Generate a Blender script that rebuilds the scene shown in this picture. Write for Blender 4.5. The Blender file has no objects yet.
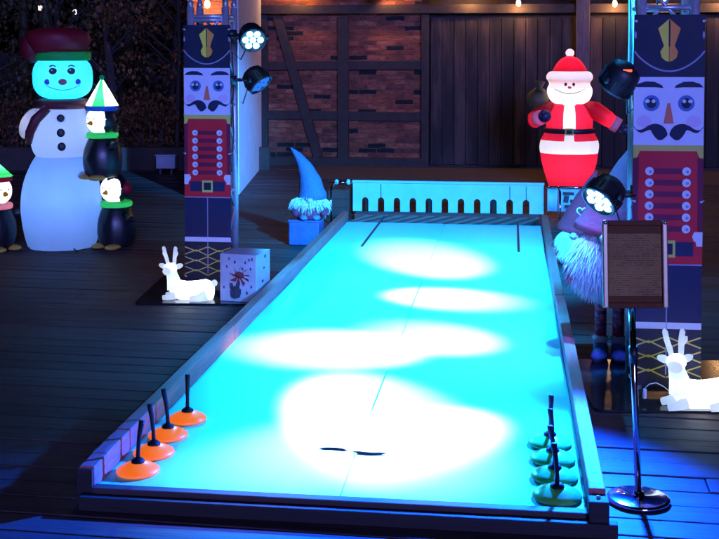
import bpy, bmesh, math, random
from mathutils import Vector, Matrix, noise as mnoise
random.seed(7)
sc = bpy.context.scene
COL = sc.collection
R = math.radians
PI = math.pi

# ------------------------------------------------------------------ camera
FPX, HCAM = 1160.0, 1.6
PITCH = math.atan(52 / FPX)
cam = bpy.data.cameras.new('camera')
cam_o = bpy.data.objects.new('camera', cam)
COL.objects.link(cam_o)
cam.sensor_width = 36
cam.lens = FPX / 719 * 36
cam.shift_y = -(269.5 - 100) / 719
cam.clip_end = 2000
cam.clip_start = 0.05
cam_o.location = (0, 0, HCAM)
cam_o.rotation_euler = (PI / 2 - PITCH, 0, 0)
sc.camera = cam_o
TH = R(7.482)                      # the lane's axis against the view axis
PL = R(9.3)                        # the deck boards


def ray(u, v):
    a = (u - 359.5) / FPX
    b = -(v - 100) / FPX
    return a, math.cos(PITCH) + b * math.sin(PITCH), -math.sin(PITCH) + b * math.cos(PITCH)


def dep(u, v, y):
    r = ray(u, v)
    t = y / r[1]
    return Vector((r[0] * t, y, HCAM + r[2] * t))


def lane(u, v, z=0):
    return Vector((u * math.cos(TH) + v * math.sin(TH), -u * math.sin(TH) + v * math.cos(TH), z))


def face_cam(x, y):
    return math.atan2(-x, y)


# --------------------------------------------------------------- materials
def nodes_of(name):
    m = bpy.data.materials.new(name)
    m.use_nodes = True
    nt = m.node_tree
    nt.nodes.clear()
    out = nt.nodes.new('ShaderNodeOutputMaterial')
    return m, nt, out


def mat(name, col, rough=0.5, metal=0.0, var=0.25, scale=8.0, bump=0.0, stretch=(1, 1, 1), spec=0.5, bscale=None):
    m, nt, out = nodes_of(name)
    N, K = nt.nodes, nt.links
    b = N.new('ShaderNodeBsdfPrincipled')
    b.inputs['Roughness'].default_value = rough
    b.inputs['Metallic'].default_value = metal
    b.inputs['Specular IOR Level'].default_value = spec
    tc = N.new('ShaderNodeTexCoord')
    mp = N.new('ShaderNodeMapping')
    mp.inputs['Scale'].default_value = stretch
    K.new(tc.outputs['Object'], mp.inputs['Vector'])
    nz = N.new('ShaderNodeTexNoise')
    nz.inputs['Scale'].default_value = scale
    nz.inputs['Detail'].default_value = 6
    nz.inputs['Roughness'].default_value = 0.65
    K.new(mp.outputs[0], nz.inputs['Vector'])
    rp = N.new('ShaderNodeValToRGB')
    rp.color_ramp.elements[0].position = 0.3
    rp.color_ramp.elements[1].position = 0.7
    rp.color_ramp.elements[0].color = [c * (1 - var) for c in col[:3]] + [1]
    rp.color_ramp.elements[1].color = [min(1, c * (1 + var)) for c in col[:3]] + [1]
    K.new(nz.outputs['Fac'], rp.inputs['Fac'])
    K.new(rp.outputs['Color'], b.inputs['Base Color'])
    if var > 0.05:
        mr = N.new('ShaderNodeMapRange')
        mr.inputs['To Min'].default_value = max(0.03, rough - 0.12)
        mr.inputs['To Max'].default_value = min(1, rough + 0.12)
        K.new(nz.outputs['Fac'], mr.inputs['Value'])
        K.new(mr.outputs[0], b.inputs['Roughness'])
    if bump:
        bp = N.new('ShaderNodeBump')
        bp.inputs['Strength'].default_value = bump
        bp.inputs['Distance'].default_value = 0.01
        if bscale:
            n2 = N.new('ShaderNodeTexNoise')
            n2.inputs['Scale'].default_value = bscale
            n2.inputs['Detail'].default_value = 4
            K.new(mp.outputs[0], n2.inputs['Vector'])
            K.new(n2.outputs['Fac'], bp.inputs['Height'])
        else:
            K.new(nz.outputs['Fac'], bp.inputs['Height'])
        K.new(bp.outputs[0], b.inputs['Normal'])
    K.new(b.outputs[0], out.inputs['Surface'])
    return m


def emis(name, col, strength):
    m, nt, out = nodes_of(name)
    e = nt.nodes.new('ShaderNodeEmission')
    e.inputs['Color'].default_value = (*col, 1)
    e.inputs['Strength'].default_value = strength
    nt.links.new(e.outputs[0], out.inputs['Surface'])
    return m


def fabric(name, col, trans=0.55, rough=0.55):
    """thin nylon of a lamp-lit inflatable: diffuse plus translucent"""
    m, nt, out = nodes_of(name)
    N, K = nt.nodes, nt.links
    tc = N.new('ShaderNodeTexCoord')
    nz = N.new('ShaderNodeTexNoise')
    nz.inputs['Scale'].default_value = 5
    nz.inputs['Detail'].default_value = 4
    K.new(tc.outputs['Object'], nz.inputs['Vector'])
    rp = N.new('ShaderNodeValToRGB')
    rp.color_ramp.elements[0].color = [c * 0.86 for c in col] + [1]
    rp.color_ramp.elements[1].color = [min(1, c * 1.08) for c in col] + [1]
    K.new(nz.outputs['Fac'], rp.inputs['Fac'])
    bp = N.new('ShaderNodeBump')
    bp.inputs['Strength'].default_value = 0.35
    bp.inputs['Distance'].default_value = 0.03
    K.new(nz.outputs['Fac'], bp.inputs['Height'])
    b = N.new('ShaderNodeBsdfPrincipled')
    b.inputs['Roughness'].default_value = rough
    K.new(rp.outputs[0], b.inputs['Base Color'])
    K.new(bp.outputs[0], b.inputs['Normal'])
    t = N.new('ShaderNodeBsdfTranslucent')
    K.new(rp.outputs[0], t.inputs['Color'])
    mx = N.new('ShaderNodeMixShader')
    mx.inputs['Fac'].default_value = trans
    K.new(b.outputs[0], mx.inputs[1])
    K.new(t.outputs[0], mx.inputs[2])
    K.new(mx.outputs[0], out.inputs['Surface'])
    return m


def deck_mat():
    m, nt, out = nodes_of('deck_boards')
    N, K = nt.nodes, nt.links
    b = N.new('ShaderNodeBsdfPrincipled')
    tc = N.new('ShaderNodeTexCoord')
    sep = N.new('ShaderNodeSeparateXYZ')
    K.new(tc.outputs['Object'], sep.inputs[0])
    dv = N.new('ShaderNodeMath'); dv.operation = 'DIVIDE'; dv.inputs[1].default_value = 0.142
    K.new(sep.outputs['Y'], dv.inputs[0])
    fl = N.new('ShaderNodeMath'); fl.operation = 'FLOOR'
    K.new(dv.outputs[0], fl.inputs[0])
    wn = N.new('ShaderNodeTexWhiteNoise'); wn.noise_dimensions = '1D'
    K.new(fl.outputs[0], wn.inputs['W'])
    cmb = N.new('ShaderNodeCombineXYZ')
    mx_ = N.new('ShaderNodeMath'); mx_.operation = 'MULTIPLY'; mx_.inputs[1].default_value = 0.1
    K.new(sep.outputs['X'], mx_.inputs[0])
    K.new(mx_.outputs[0], cmb.inputs[0]); K.new(sep.outputs['Y'], cmb.inputs[1])
    ad = N.new('ShaderNodeMath'); ad.operation = 'MULTIPLY'; ad.inputs[1].default_value = 13
    K.new(wn.outputs['Value'], ad.inputs[0]); K.new(ad.outputs[0], cmb.inputs[2])
    nz = N.new('ShaderNodeTexNoise'); nz.inputs['Scale'].default_value = 32; nz.inputs['Detail'].default_value = 8
    nz.inputs['Roughness'].default_value = 0.7
    K.new(cmb.outputs[0], nz.inputs['Vector'])
    big = N.new('ShaderNodeTexNoise'); big.inputs['Scale'].default_value = 1.3; big.inputs['Detail'].default_value = 5
    K.new(tc.outputs['Object'], big.inputs['Vector'])
    s = N.new('ShaderNodeMath'); s.operation = 'MULTIPLY_ADD'; s.inputs[1].default_value = 0.3; 
    K.new(wn.outputs['Value'], s.inputs[0]); K.new(nz.outputs['Fac'], s.inputs[2])
    s2 = N.new('ShaderNodeMath'); s2.operation = 'MULTIPLY_ADD'; s2.inputs[1].default_value = 0.5
    K.new(big.outputs['Fac'], s2.inputs[0]); K.new(s.outputs[0], s2.inputs[2])
    rp = N.new('ShaderNodeValToRGB')
    rp.color_ramp.elements[0].position = 0.45; rp.color_ramp.elements[1].position = 1.15
    rp.color_ramp.elements[0].color = (0.020, 0.012, 0.012, 1)
    rp.color_ramp.elements[1].color = (0.088, 0.058, 0.055, 1)
    K.new(s2.outputs[0], rp.inputs['Fac'])
    K.new(rp.outputs[0], b.inputs['Base Color'])
    mr = N.new('ShaderNodeMapRange'); mr.inputs['To Min'].default_value = 0.38; mr.inputs['To Max'].default_value = 0.75
    K.new(big.outputs['Fac'], mr.inputs['Value']); K.new(mr.outputs[0], b.inputs['Roughness'])
    b.inputs['Specular IOR Level'].default_value = 0.10
    bp = N.new('ShaderNodeBump'); bp.inputs['Strength'].default_value = 0.5; bp.inputs['Distance'].default_value = 0.006
    K.new(nz.outputs['Fac'], bp.inputs['Height']); K.new(bp.outputs[0], b.inputs['Normal'])
    K.new(b.outputs[0], out.inputs['Surface'])
    return m


def brick_mat(name):
    m, nt, out = nodes_of(name)
    N, K = nt.nodes, nt.links
    b = N.new('ShaderNodeBsdfPrincipled'); b.inputs['Roughness'].default_value = 0.9
    tc = N.new('ShaderNodeTexCoord')
    sep = N.new('ShaderNodeSeparateXYZ'); K.new(tc.outputs['Object'], sep.inputs[0])
    cmb = N.new('ShaderNodeCombineXYZ')
    K.new(sep.outputs['X'], cmb.inputs[0]); K.new(sep.outputs['Z'], cmb.inputs[1])
    wob = N.new('ShaderNodeTexNoise'); wob.inputs['Scale'].default_value = 9; wob.inputs['Detail'].default_value = 4
    K.new(cmb.outputs[0], wob.inputs['Vector'])
    vm = N.new('ShaderNodeVectorMath'); vm.operation = 'MULTIPLY_ADD'
    vm.inputs[1].default_value = (0.05, 0.028, 0)
    K.new(wob.outputs['Color'], vm.inputs[0]); K.new(cmb.outputs[0], vm.inputs[2])
    bk = N.new('ShaderNodeTexBrick')
    bk.inputs['Scale'].default_value = 1
    bk.inputs['Brick Width'].default_value = 0.25; bk.inputs['Row Height'].default_value = 0.066
    bk.inputs['Mortar Size'].default_value = 0.006; bk.inputs['Mortar Smooth'].default_value = 0.6
    bk.inputs['Color1'].default_value = (0, 0, 0, 1); bk.inputs['Color2'].default_value = (1, 1, 1, 1)
    bk.inputs['Mortar'].default_value = (0.5, 0.5, 0.5, 1)
    K.new(vm.outputs[0], bk.inputs['Vector'])
    rp = N.new('ShaderNodeValToRGB')
    cr = rp.color_ramp; cr.interpolation = 'CONSTANT'
    cr.elements[0].position = 0.0; cr.elements[0].color = (0.012, 0.009, 0.008, 1)
    cr.elements[1].position = 0.13; cr.elements[1].color = (0.22, 0.055, 0.024, 1)
    for p_, c_ in ((0.3, (0.30, 0.075, 0.032, 1)), (0.5, (0.18, 0.042, 0.022, 1)), (0.66, (0.36, 0.10, 0.045, 1)), (0.85, (0.26, 0.065, 0.028, 1))):
        e = cr.elements.new(p_); e.color = c_
    K.new(bk.outputs['Color'], rp.inputs['Fac'])
    nz = N.new('ShaderNodeTexNoise'); nz.inputs['Scale'].default_value = 9; nz.inputs['Detail'].default_value = 10; nz.inputs['Roughness'].default_value = .75
    nmp = N.new('ShaderNodeMapping'); nmp.inputs['Scale'].default_value = (1, 1, 2.6)
    K.new(tc.outputs['Object'], nmp.inputs['Vector']); K.new(nmp.outputs[0], nz.inputs['Vector'])
    nr = N.new('ShaderNodeMapRange'); nr.inputs['From Min'].default_value = .36; nr.inputs['From Max'].default_value = .62; nr.inputs['To Min'].default_value = .3; nr.inputs['To Max'].default_value = 1.6; nr.clamp = True
    K.new(nz.outputs['Fac'], nr.inputs['Value'])
    mm = N.new('ShaderNodeMix'); mm.data_type = 'RGBA'; mm.blend_type = 'MULTIPLY'; mm.inputs['Factor'].default_value = 0.9
    K.new(rp.outputs[0], mm.inputs['A']); K.new(nr.outputs[0], mm.inputs['B'])
    m2 = N.new('ShaderNodeMix'); m2.data_type = 'RGBA'
    K.new(bk.outputs['Fac'], m2.inputs['Factor']); K.new(mm.outputs['Result'], m2.inputs['A'])
    m2.inputs['B'].default_value = (0.20, 0.125, 0.08, 1)
    K.new(m2.outputs['Result'], b.inputs['Base Color'])
    ht = N.new('ShaderNodeMath'); ht.operation = 'MULTIPLY_ADD'; ht.inputs[1].default_value = -1.0
    K.new(bk.outputs['Fac'], ht.inputs[0]); K.new(nz.outputs['Fac'], ht.inputs[2])
    bp = N.new('ShaderNodeBump'); bp.inputs['Strength'].default_value = 0.9; bp.inputs['Distance'].default_value = 0.02
    K.new(ht.outputs[0], bp.inputs['Height']); K.new(bp.outputs[0], b.inputs['Normal'])
    K.new(b.outputs[0], out.inputs['Surface'])
    return m


def plank_mat(name, c0, c1, width):
    """upright old boards, tone by board"""
    m, nt, out = nodes_of(name)
    N, K = nt.nodes, nt.links
    b = N.new('ShaderNodeBsdfPrincipled'); b.inputs['Roughness'].default_value = 0.8
    tc = N.new('ShaderNodeTexCoord')
    sep = N.new('ShaderNodeSeparateXYZ'); K.new(tc.outputs['Object'], sep.inputs[0])
    dv = N.new('ShaderNodeMath'); dv.operation = 'DIVIDE'; dv.inputs[1].default_value = width
    K.new(sep.outputs['X'], dv.inputs[0])
    fl = N.new('ShaderNodeMath'); fl.operation = 'FLOOR'; K.new(dv.outputs[0], fl.inputs[0])
    wn = N.new('ShaderNodeTexWhiteNoise'); wn.noise_dimensions = '1D'; K.new(fl.outputs[0], wn.inputs['W'])
    mp = N.new('ShaderNodeMapping'); mp.inputs['Scale'].default_value = (22, 22, 1.2)
    K.new(tc.outputs['Object'], mp.inputs['Vector'])
    nz = N.new('ShaderNodeTexNoise'); nz.inputs['Scale'].default_value = 1.5; nz.inputs['Detail'].default_value = 8
    K.new(mp.outputs[0], nz.inputs['Vector'])
    s = N.new('ShaderNodeMath'); s.operation = 'MULTIPLY'
    pm = N.new('ShaderNodeMapping'); pm.inputs['Scale'].default_value = (4, 4, .8)
    K.new(tc.outputs['Object'], pm.inputs['Vector'])
    pn = N.new('ShaderNodeTexNoise'); pn.inputs['Scale'].default_value = 1.6; pn.inputs['Detail'].default_value = 5
    K.new(pm.outputs[0], pn.inputs['Vector'])
    pr = N.new('ShaderNodeMapRange'); pr.inputs['From Min'].default_value = .42; pr.inputs['From Max'].default_value = .68; pr.inputs['To Min'].default_value = .35; pr.inputs['To Max'].default_value = 2.2
    K.new(pn.outputs['Fac'], pr.inputs['Value'])
    pw = N.new('ShaderNodeMath'); pw.operation = 'MULTIPLY'
    K.new(wn.outputs['Value'], pw.inputs[0]); K.new(pr.outputs[0], pw.inputs[1])
    K.new(pw.outputs[0], s.inputs[0]); K.new(nz.outputs['Fac'], s.inputs[1])
    rp = N.new('ShaderNodeValToRGB')
    rp.color_ramp.elements[0].position = 0.05; rp.color_ramp.elements[1].position = 0.62
    rp.color_ramp.elements[0].color = (*c0, 1); rp.color_ramp.elements[1].color = (*c1, 1)
    K.new(s.outputs[0], rp.inputs['Fac']); K.new(rp.outputs[0], b.inputs['Base Color'])
    bp = N.new('ShaderNodeBump'); bp.inputs['Strength'].default_value = 0.6; bp.inputs['Distance'].default_value = 0.01
    K.new(nz.outputs['Fac'], bp.inputs['Height']); K.new(bp.outputs[0], b.inputs['Normal'])
    K.new(b.outputs[0], out.inputs['Surface'])
    return m


def lined_mat(name):
    """the notice's print: many fine rows of faded lines on a brown sheet"""
    m, nt, out = nodes_of(name)
    N, K = nt.nodes, nt.links
    b = N.new('ShaderNodeBsdfPrincipled'); b.inputs['Roughness'].default_value = 0.5; b.inputs['Specular IOR Level'].default_value = 0.1
    tc = N.new('ShaderNodeTexCoord')
    sep = N.new('ShaderNodeSeparateXYZ'); K.new(tc.outputs['Object'], sep.inputs[0])
    cmb = N.new('ShaderNodeCombineXYZ'); K.new(sep.outputs['X'], cmb.inputs[0]); K.new(sep.outputs['Z'], cmb.inputs[1])
    bk = N.new('ShaderNodeTexBrick'); bk.inputs['Scale'].default_value = 1
    bk.inputs['Brick Width'].default_value = .034; bk.inputs['Row Height'].default_value = .0078; bk.inputs['Mortar Size'].default_value = .0019
    bk.inputs['Mortar Smooth'].default_value = .4; bk.offset = .37; bk.squash = .6; bk.squash_frequency = 3
    bk.inputs['Color1'].default_value = (.26, .125, .03, 1); bk.inputs['Color2'].default_value = (.44, .21, .05, 1); bk.inputs['Mortar'].default_value = (.52, .25, .065, 1)
    K.new(cmb.outputs[0], bk.inputs['Vector'])
    nz = N.new('ShaderNodeTexNoise'); nz.inputs['Scale'].default_value = 9
    K.new(tc.outputs['Object'], nz.inputs['Vector'])
    rp = N.new('ShaderNodeMix'); rp.data_type = 'RGBA'; rp.blend_type = 'MULTIPLY'; rp.inputs['Factor'].default_value = .6
    K.new(bk.outputs['Color'], rp.inputs['A']); K.new(nz.outputs['Fac'], rp.inputs['B'])
    K.new(rp.outputs['Result'], b.inputs['Base Color'])
    K.new(b.outputs[0], out.inputs['Surface'])
    return m


M = {}
M['deck'] = deck_mat()
M['brick'] = brick_mat('old_brick')
M['beam'] = mat('old_timber', (0.036, 0.023, 0.015), 0.8, var=0.45, scale=9, bump=0.5, stretch=(1, 1, 1))
M['post'] = mat('lit_post_timber', (0.14, 0.10, 0.085), 0.8, var=0.35, scale=9, bump=0.5, stretch=(4, 4, .6))  # paler than the beams, the light on the gate post put into the colour
M['door'] = plank_mat('barn_boards', (0.007, 0.005, 0.004), (0.062, 0.038, 0.026), 0.16)
M['plaster'] = mat('white_plaster', (0.62, 0.60, 0.58), 0.85, var=0.12, scale=5, bump=0.3)
M['soil'] = mat('soil', (0.02, 0.017, 0.013), 0.95, var=0.4, scale=4, bump=0.6)
M['paving'] = mat('lamplit_ground', (0.075, 0.045, 0.032), 0.85, var=0.35, scale=14, bump=0.4)  # eave lamps' warm light on the ground strip, put into the colour
M['bark'] = mat('bark', (0.045, 0.033, 0.025), 0.95, var=0.4, scale=16, bump=0.8, stretch=(2, 2, .4))
M['leaf_dry'] = mat('dry_leaves', (0.16, 0.065, 0.014), 0.7, var=0.6, scale=1.6)
M['leaf'] = mat('dark_leaves', (0.06, 0.045, 0.012), 0.6, var=0.6, scale=1.6)
M['alu'] = mat('truss_aluminium', (0.66, 0.66, 0.70), 0.36, 0.55, var=0.12, scale=30)
M['chrome'] = mat('chrome', (0.75, 0.76, 0.78), 0.09, 1.0, var=0.04, scale=40, bump=0.02)
M['steel'] = mat('brushed_steel', (0.5, 0.48, 0.46), 0.35, 0.6, var=0.1, scale=50)
M['black_gloss'] = mat('black_lacquer', (0.012, 0.012, 0.014), 0.16, var=0.3, scale=12)
M['black'] = mat('black_plastic', (0.014, 0.014, 0.016), 0.45, var=0.3, scale=30)
M['rubber'] = mat('black_rubber', (0.007, 0.006, 0.006), 0.6, var=0.3, scale=40, spec=.2)
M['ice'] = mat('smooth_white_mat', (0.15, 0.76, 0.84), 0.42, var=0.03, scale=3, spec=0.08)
_nt = M['ice'].node_tree
_b = [n for n in _nt.nodes if n.type == 'BSDF_PRINCIPLED'][0]
_tc = _nt.nodes.new('ShaderNodeTexCoord'); _mp = _nt.nodes.new('ShaderNodeMapping'); _mp.inputs['Scale'].default_value = (14, .7, 1)
_nz = _nt.nodes.new('ShaderNodeTexNoise'); _nz.inputs['Scale'].default_value = 2.5; _nz.inputs['Detail'].default_value = 9
_mr = _nt.nodes.new('ShaderNodeMapRange'); _mr.inputs['To Min'].default_value = .36; _mr.inputs['To Max'].default_value = .54
_nt.links.new(_tc.outputs['Object'], _mp.inputs['Vector']); _nt.links.new(_mp.outputs[0], _nz.inputs['Vector'])
_nt.links.new(_nz.outputs['Fac'], _mr.inputs['Value']); _nt.links.new(_mr.outputs[0], _b.inputs['Roughness'])
M['rail'] = mat('rail_timber', (0.50, 0.11, 0.09), 0.7, var=0.3, scale=7, bump=0.35, stretch=(6, .7, 6))
M['rail_dark'] = mat('front_board_timber', (0.02, 0.011, 0.009), 0.75, var=0.35, scale=7, bump=0.35, stretch=(.7, 6, 6))
M['front'] = mat('front_lip_timber', (0.06, 0.026, 0.022), 0.7, var=0.3, scale=7, bump=0.3, stretch=(.7, 6, 6))
M['apron_lit_stripe'] = mat('apron_lit_timber', (0.46, 0.20, 0.17), 0.7, var=0.25, scale=12, bump=0.3)
M['apron_shade_and_sill'] = mat('apron_shade_sill_timber', (0.20, 0.055, 0.04), 0.75, var=0.3, scale=12, bump=0.3)
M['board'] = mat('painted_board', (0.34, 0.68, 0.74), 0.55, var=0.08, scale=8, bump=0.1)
M['seam_dark'] = mat('dark_strip', (0.030, 0.022, 0.030), 0.6, var=0.3, scale=20)
M['red_strip'] = mat('dark_red_strip', (0.10, 0.012, 0.02), 0.6, var=0.3, scale=20)
M['orange'] = mat('orange_plastic', (1.0, 0.11, 0.008), 0.32, var=0.08, scale=14)
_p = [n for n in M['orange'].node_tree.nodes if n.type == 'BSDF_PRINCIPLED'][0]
_p.inputs['Emission Color'].default_value = (1, .17, .01, 1)      # day-glo plastic, glow added to keep it orange under the blue lamps
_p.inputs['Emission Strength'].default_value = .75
M['lime'] = mat('lime_plastic', (0.10, 0.50, 0.08), 0.25, var=0.25, scale=9)
# banner prints
for n_, c_ in dict(navy=(0.012, 0.010, 0.030), navy_mid=(0.014, 0.014, 0.055), skin=(0.76, 0.74, 0.86), iris=(0.08, 0.16, 0.42), pupil=(0.01, 0.012, 0.04),
                   white=(0.75, 0.75, 0.78), gold=(0.62, 0.50, 0.10), emblem=(0.85, 0.60, 0.06), emblem_red=(0.85, 0.24, 0.04), nose=(0.75, 0.15, 0.09),
                   red=(0.60, 0.012, 0.022), red_dark=(0.16, 0.006, 0.030), gray_line=(0.30, 0.32, 0.45), cheek=(0.76, 0.55, 0.76)).items():
    M['print_' + n_] = mat('banner_print_' + n_, c_, 0.55, var=0.08, scale=3.5, bump=0.4, spec=.2)
M['nylon_white'] = fabric('white_nylon', (0.82, 0.82, 0.84), 0.6)
M['nylon_red'] = fabric('red_nylon', (0.72, 0.015, 0.05), 0.6)
M['nylon_skin'] = fabric('pink_skin_nylon', (0.85, 0.60, 0.58), 0.6)
M['nylon_maroon'] = fabric('maroon_nylon', (0.22, 0.008, 0.02), 0.35)
M['nylon_green'] = fabric('green_nylon', (0.04, 0.55, 0.14), 0.55)
M['nylon_blue'] = fabric('blue_nylon', (0.05, 0.25, 0.75), 0.55)
M['nylon_pink'] = fabric('pink_nylon', (0.85, 0.25, 0.30), 0.5)
M['nylon_plaid'] = fabric('dark_plaid_nylon', (0.16, 0.018, 0.03), 0.25)
M['nylon_black'] = mat('black_nylon', (0.010, 0.011, 0.014), 0.38, var=0.3, scale=6, bump=0.35)
M['nylon_navy'] = mat('navy_nylon', (0.02, 0.025, 0.07), 0.45, var=0.3, scale=6, bump=0.3)
M['yellow'] = mat('yellow_nylon', (0.60, 0.36, 0.05), 0.5, var=0.2, scale=8)
M['nylon_yellow'] = fabric('yellow_lit_nylon', (.85, .50, .06), .6)
M['ink'] = mat('black_print', (0.012, 0.012, 0.02), 0.5, var=0.2, scale=20)
M['smile'] = mat('pale_blue_print', (.10, .42, .62), .6, var=.1, scale=20)
M['cheek_blue'] = mat('blue_print', (0.03, 0.10, 0.55), 0.5, var=0.2, scale=20)
M['felt_grey'] = mat('grey_felt', (0.07, 0.10, 0.20), 0.95, var=0.2, scale=40, bump=0.5)
M['felt_plum'] = mat('plum_felt', (0.36, 0.014, 0.035), 0.95, var=0.2, scale=40, bump=0.5)
M['felt_wine'] = mat('wine_felt', (0.20, 0.02, 0.05), 0.95, var=0.25, scale=40, bump=0.5)
M['felt_blue'] = mat('blue_felt', (0.10, 0.15, 0.30), 0.95, var=0.2, scale=40, bump=0.5)
M['fur'] = mat('white_fur', (0.75, 0.75, 0.76), 0.9, var=0.12, scale=60, bump=0.5)
M['gnome_nose'] = mat('gnome_nose', (0.60, 0.40, 0.32), 0.7, var=0.1, scale=20)
M['crate_blue'] = mat('blue_crate', (0.05, 0.07, 0.20), 0.6, var=0.25, scale=9, bump=0.2)
M['crate_brown'] = mat('brown_crate', (0.09, 0.035, 0.025), 0.75, var=0.3, scale=9, bump=0.3)
M['card'] = mat('white_card', (0.62, 0.50, 0.50), 0.7, var=0.14, scale=9, bump=0.1)
M['card_red'] = mat('dark_red_drawing', (0.30, 0.035, 0.035), 0.7, var=0.5, scale=30)
M['card_dark'] = mat('dark_drawing', (0.07, 0.055, 0.07), 0.7, var=0.5, scale=30)
M['frame_metal'] = mat('bronze_frame', (0.46, 0.31, 0.15), 0.38, 0.5, var=0.2, scale=30)
M['frame_dark'] = mat('dark_frame', (0.14, 0.04, 0.008), 0.5, var=0.2, scale=30, spec=.08)
M['notice'] = lined_mat('notice_print')
M['roof'] = mat('roof_tiles', (0.10, 0.05, 0.04), 0.9, var=0.3, scale=10, bump=0.6)
M['box_grey'] = mat('grey_cabinet', (0.34, 0.36, 0.42), 0.7, var=0.12, scale=12)
M['white_cable'] = mat('white_cable', (0.7, 0.7, 0.7), 0.5, var=0.05, scale=20)
M['acrylic'] = fabric('lit_acrylic', (0.88, 0.93, 1.0), 0.75, 0.3)
_p = [n for n in M['acrylic'].node_tree.nodes if n.type == 'BSDF_PRINCIPLED'][0]
_p.inputs['Emission Color'].default_value = (.86, .93, 1, 1)
_p.inputs['Emission Strength'].default_value = .9
M['bulb'] = emis('warm_bulb', (1.0, 0.70, 0.34), 14)
M['led'] = emis('led_lens', (0.20, 0.62, 1.0), 9)
M['led_dim'] = emis('dim_led_lens', (0.03, 0.20, 1.0), 1.0)
M['garden_globe'] = emis('cool_globe', (1.0, 0.80, 0.82), 1.6)
M['red_reflection'] = emis('red_reflection_glow', (1.0, 0.10, 0.05), 2.5)


# ------------------------------------------------------------ mesh building
class MB:
    def __init__(s):
        s.b = bmesh.new()
        s.mi = 0

    def _f(s, vs, smooth=False):
        try:
            f = s.b.faces.new(vs)
        except ValueError:
            return None
        f.material_index = s.mi
        f.smooth = smooth
        return f

    def box(s, c, size, rot=None, taper=1.0):
        hx, hy, hz = size[0] / 2, size[1] / 2, size[2] / 2
        vs = []
        for z in (-hz, hz):
            k = taper if z > 0 else 1
            for x, y in ((-hx, -hy), (hx, -hy), (hx, hy), (-hx, hy)):
                p = Vector((x * k, y * k, z))
                if rot:
                    p = rot @ p
                vs.append(s.b.verts.new(p + Vector(c)))
        for q in ((0, 3, 2, 1), (4, 5, 6, 7), (0, 1, 5, 4), (1, 2, 6, 5), (2, 3, 7, 6), (3, 0, 4, 7)):
            s._f([vs[i] for i in q])
        return s

    def beam(s, a, b, w, d):
        """square bar from a to b, w across in the x-z plane, d deep"""
        a, b = Vector(a), Vector(b)
        v = b - a
        rot = v.to_track_quat('Z', 'Y').to_matrix()
        return s.box((a + b) / 2, (w, d, v.length), rot)

    def poly(s, pts, y0, y1):
        """prism of an outline in x-z between depths y0 (front) and y1"""
        n = len(pts)
        A = [s.b.verts.new((x, y0, z)) for x, z in pts]
        B = [s.b.verts.new((x, y1, z)) for x, z in pts]
        s._f(A)
        s._f(B[::-1])
        for i in range(n):
            j = (i + 1) % n
            s._f([A[i], B[i], B[j], A[j]])
        return s

    def flat(s, pts, y):
        s._f([s.b.verts.new((x, y, z)) for x, z in pts])
        return s

    def rings(s, rings, smooth=True, cap0=True, cap1=True, closed=True):
        L = [[s.b.verts.new(p) for p in r] for r in rings]
        n = len(L[0])
        for a, b in zip(L, L[1:]):
            for i in range(n if closed else n - 1):
                j = (i + 1) % n
                s._f([a[i], a[j], b[j], b[i]], smooth)
        if cap0 and len(L[0]) > 2:
            s._f(L[0][::-1], smooth)
        if cap1:
            s._f(L[-1], smooth)
        return s

    def tube(s, pts, rad, n=10, smooth=True):
        pts = [Vector(p) for p in pts]
        if not isinstance(rad, (list, tuple)):
            rad = [rad] * len(pts)
        rr = []
        up = None
        for i, p in enumerate(pts):
            t = (pts[min(i + 1, len(pts) - 1)] - pts[max(i - 1, 0)]).normalized()
            if up is None:
                up = t.orthogonal().normalized()
            up = (up - t * up.dot(t)).normalized()
            sd = t.cross(up)
            rr.append([p + (up * math.cos(2 * PI * k / n) + sd * math.sin(2 * PI * k / n)) * rad[i] for k in range(n)])
        return s.rings(rr, smooth)

    def lathe(s, prof, n=32, c=(0, 0, 0), rot=None, smooth=True, sx=1, sy=1, fn=None):
        rr = []
        for r, z in prof:
            ring = []
            for k in range(n):
                a = 2 * PI * k / n
                q = r * (fn(a, z) if fn else 1)
                p = Vector((q * math.cos(a) * sx, q * math.sin(a) * sy, z))
                if rot:
                    p = rot @ p
                ring.append(p + Vector(c))
            rr.append(ring)
        return s.rings(rr, smooth)

    def ell(s, c, r, n=28, m=16, e=1.0, rot=None, fn=None):
        """(super)ellipsoid; e<1 is boxier"""
        sg = lambda v: math.copysign(abs(v) ** e, v)
        rr = []
        for i in range(m + 1):
            t = -PI / 2 + PI * (i + (0.02 if i == 0 else (-0.02 if i == m else 0))) / m
            ring = []
            for k in range(n):
                a = 2 * PI * k / n
                p = Vector((r[0] * sg(math.cos(t)) * sg(math.cos(a)), r[1] * sg(math.cos(t)) * sg(math.sin(a)), r[2] * sg(math.sin(t))))
                if fn:
                    p *= fn(p)
                if rot:
                    p = rot @ p
                ring.append(p + Vector(c))
            rr.append(ring)
        return s.rings(rr)

    def build(s, name, mats, parent=None, bevel=0.0, loc=None, rot=None):
        me = bpy.data.meshes.new(name)
        bmesh.ops.recalc_face_normals(s.b, faces=s.b.faces)
        s.b.to_mesh(me)
        s.b.free()
        for m in (mats if isinstance(mats, (list, tuple)) else [mats]):
            me.materials.append(m)
        o = bpy.data.objects.new(name, me)
        COL.objects.link(o)
        if parent:
            o.parent = parent
        if loc is not None:
            o.location = loc
        if rot is not None:
            o.rotation_euler = rot
        if bevel:
            bv = o.modifiers.new('bevel', 'BEVEL')
            bv.width = bevel
            bv.segments = 2
            bv.limit_method = 'ANGLE'
        return o


def tag(o, label, cat, group=None):
    o['label'] = label
    o['category'] = cat
    if group:
        o['group'] = group
    return o


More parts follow.
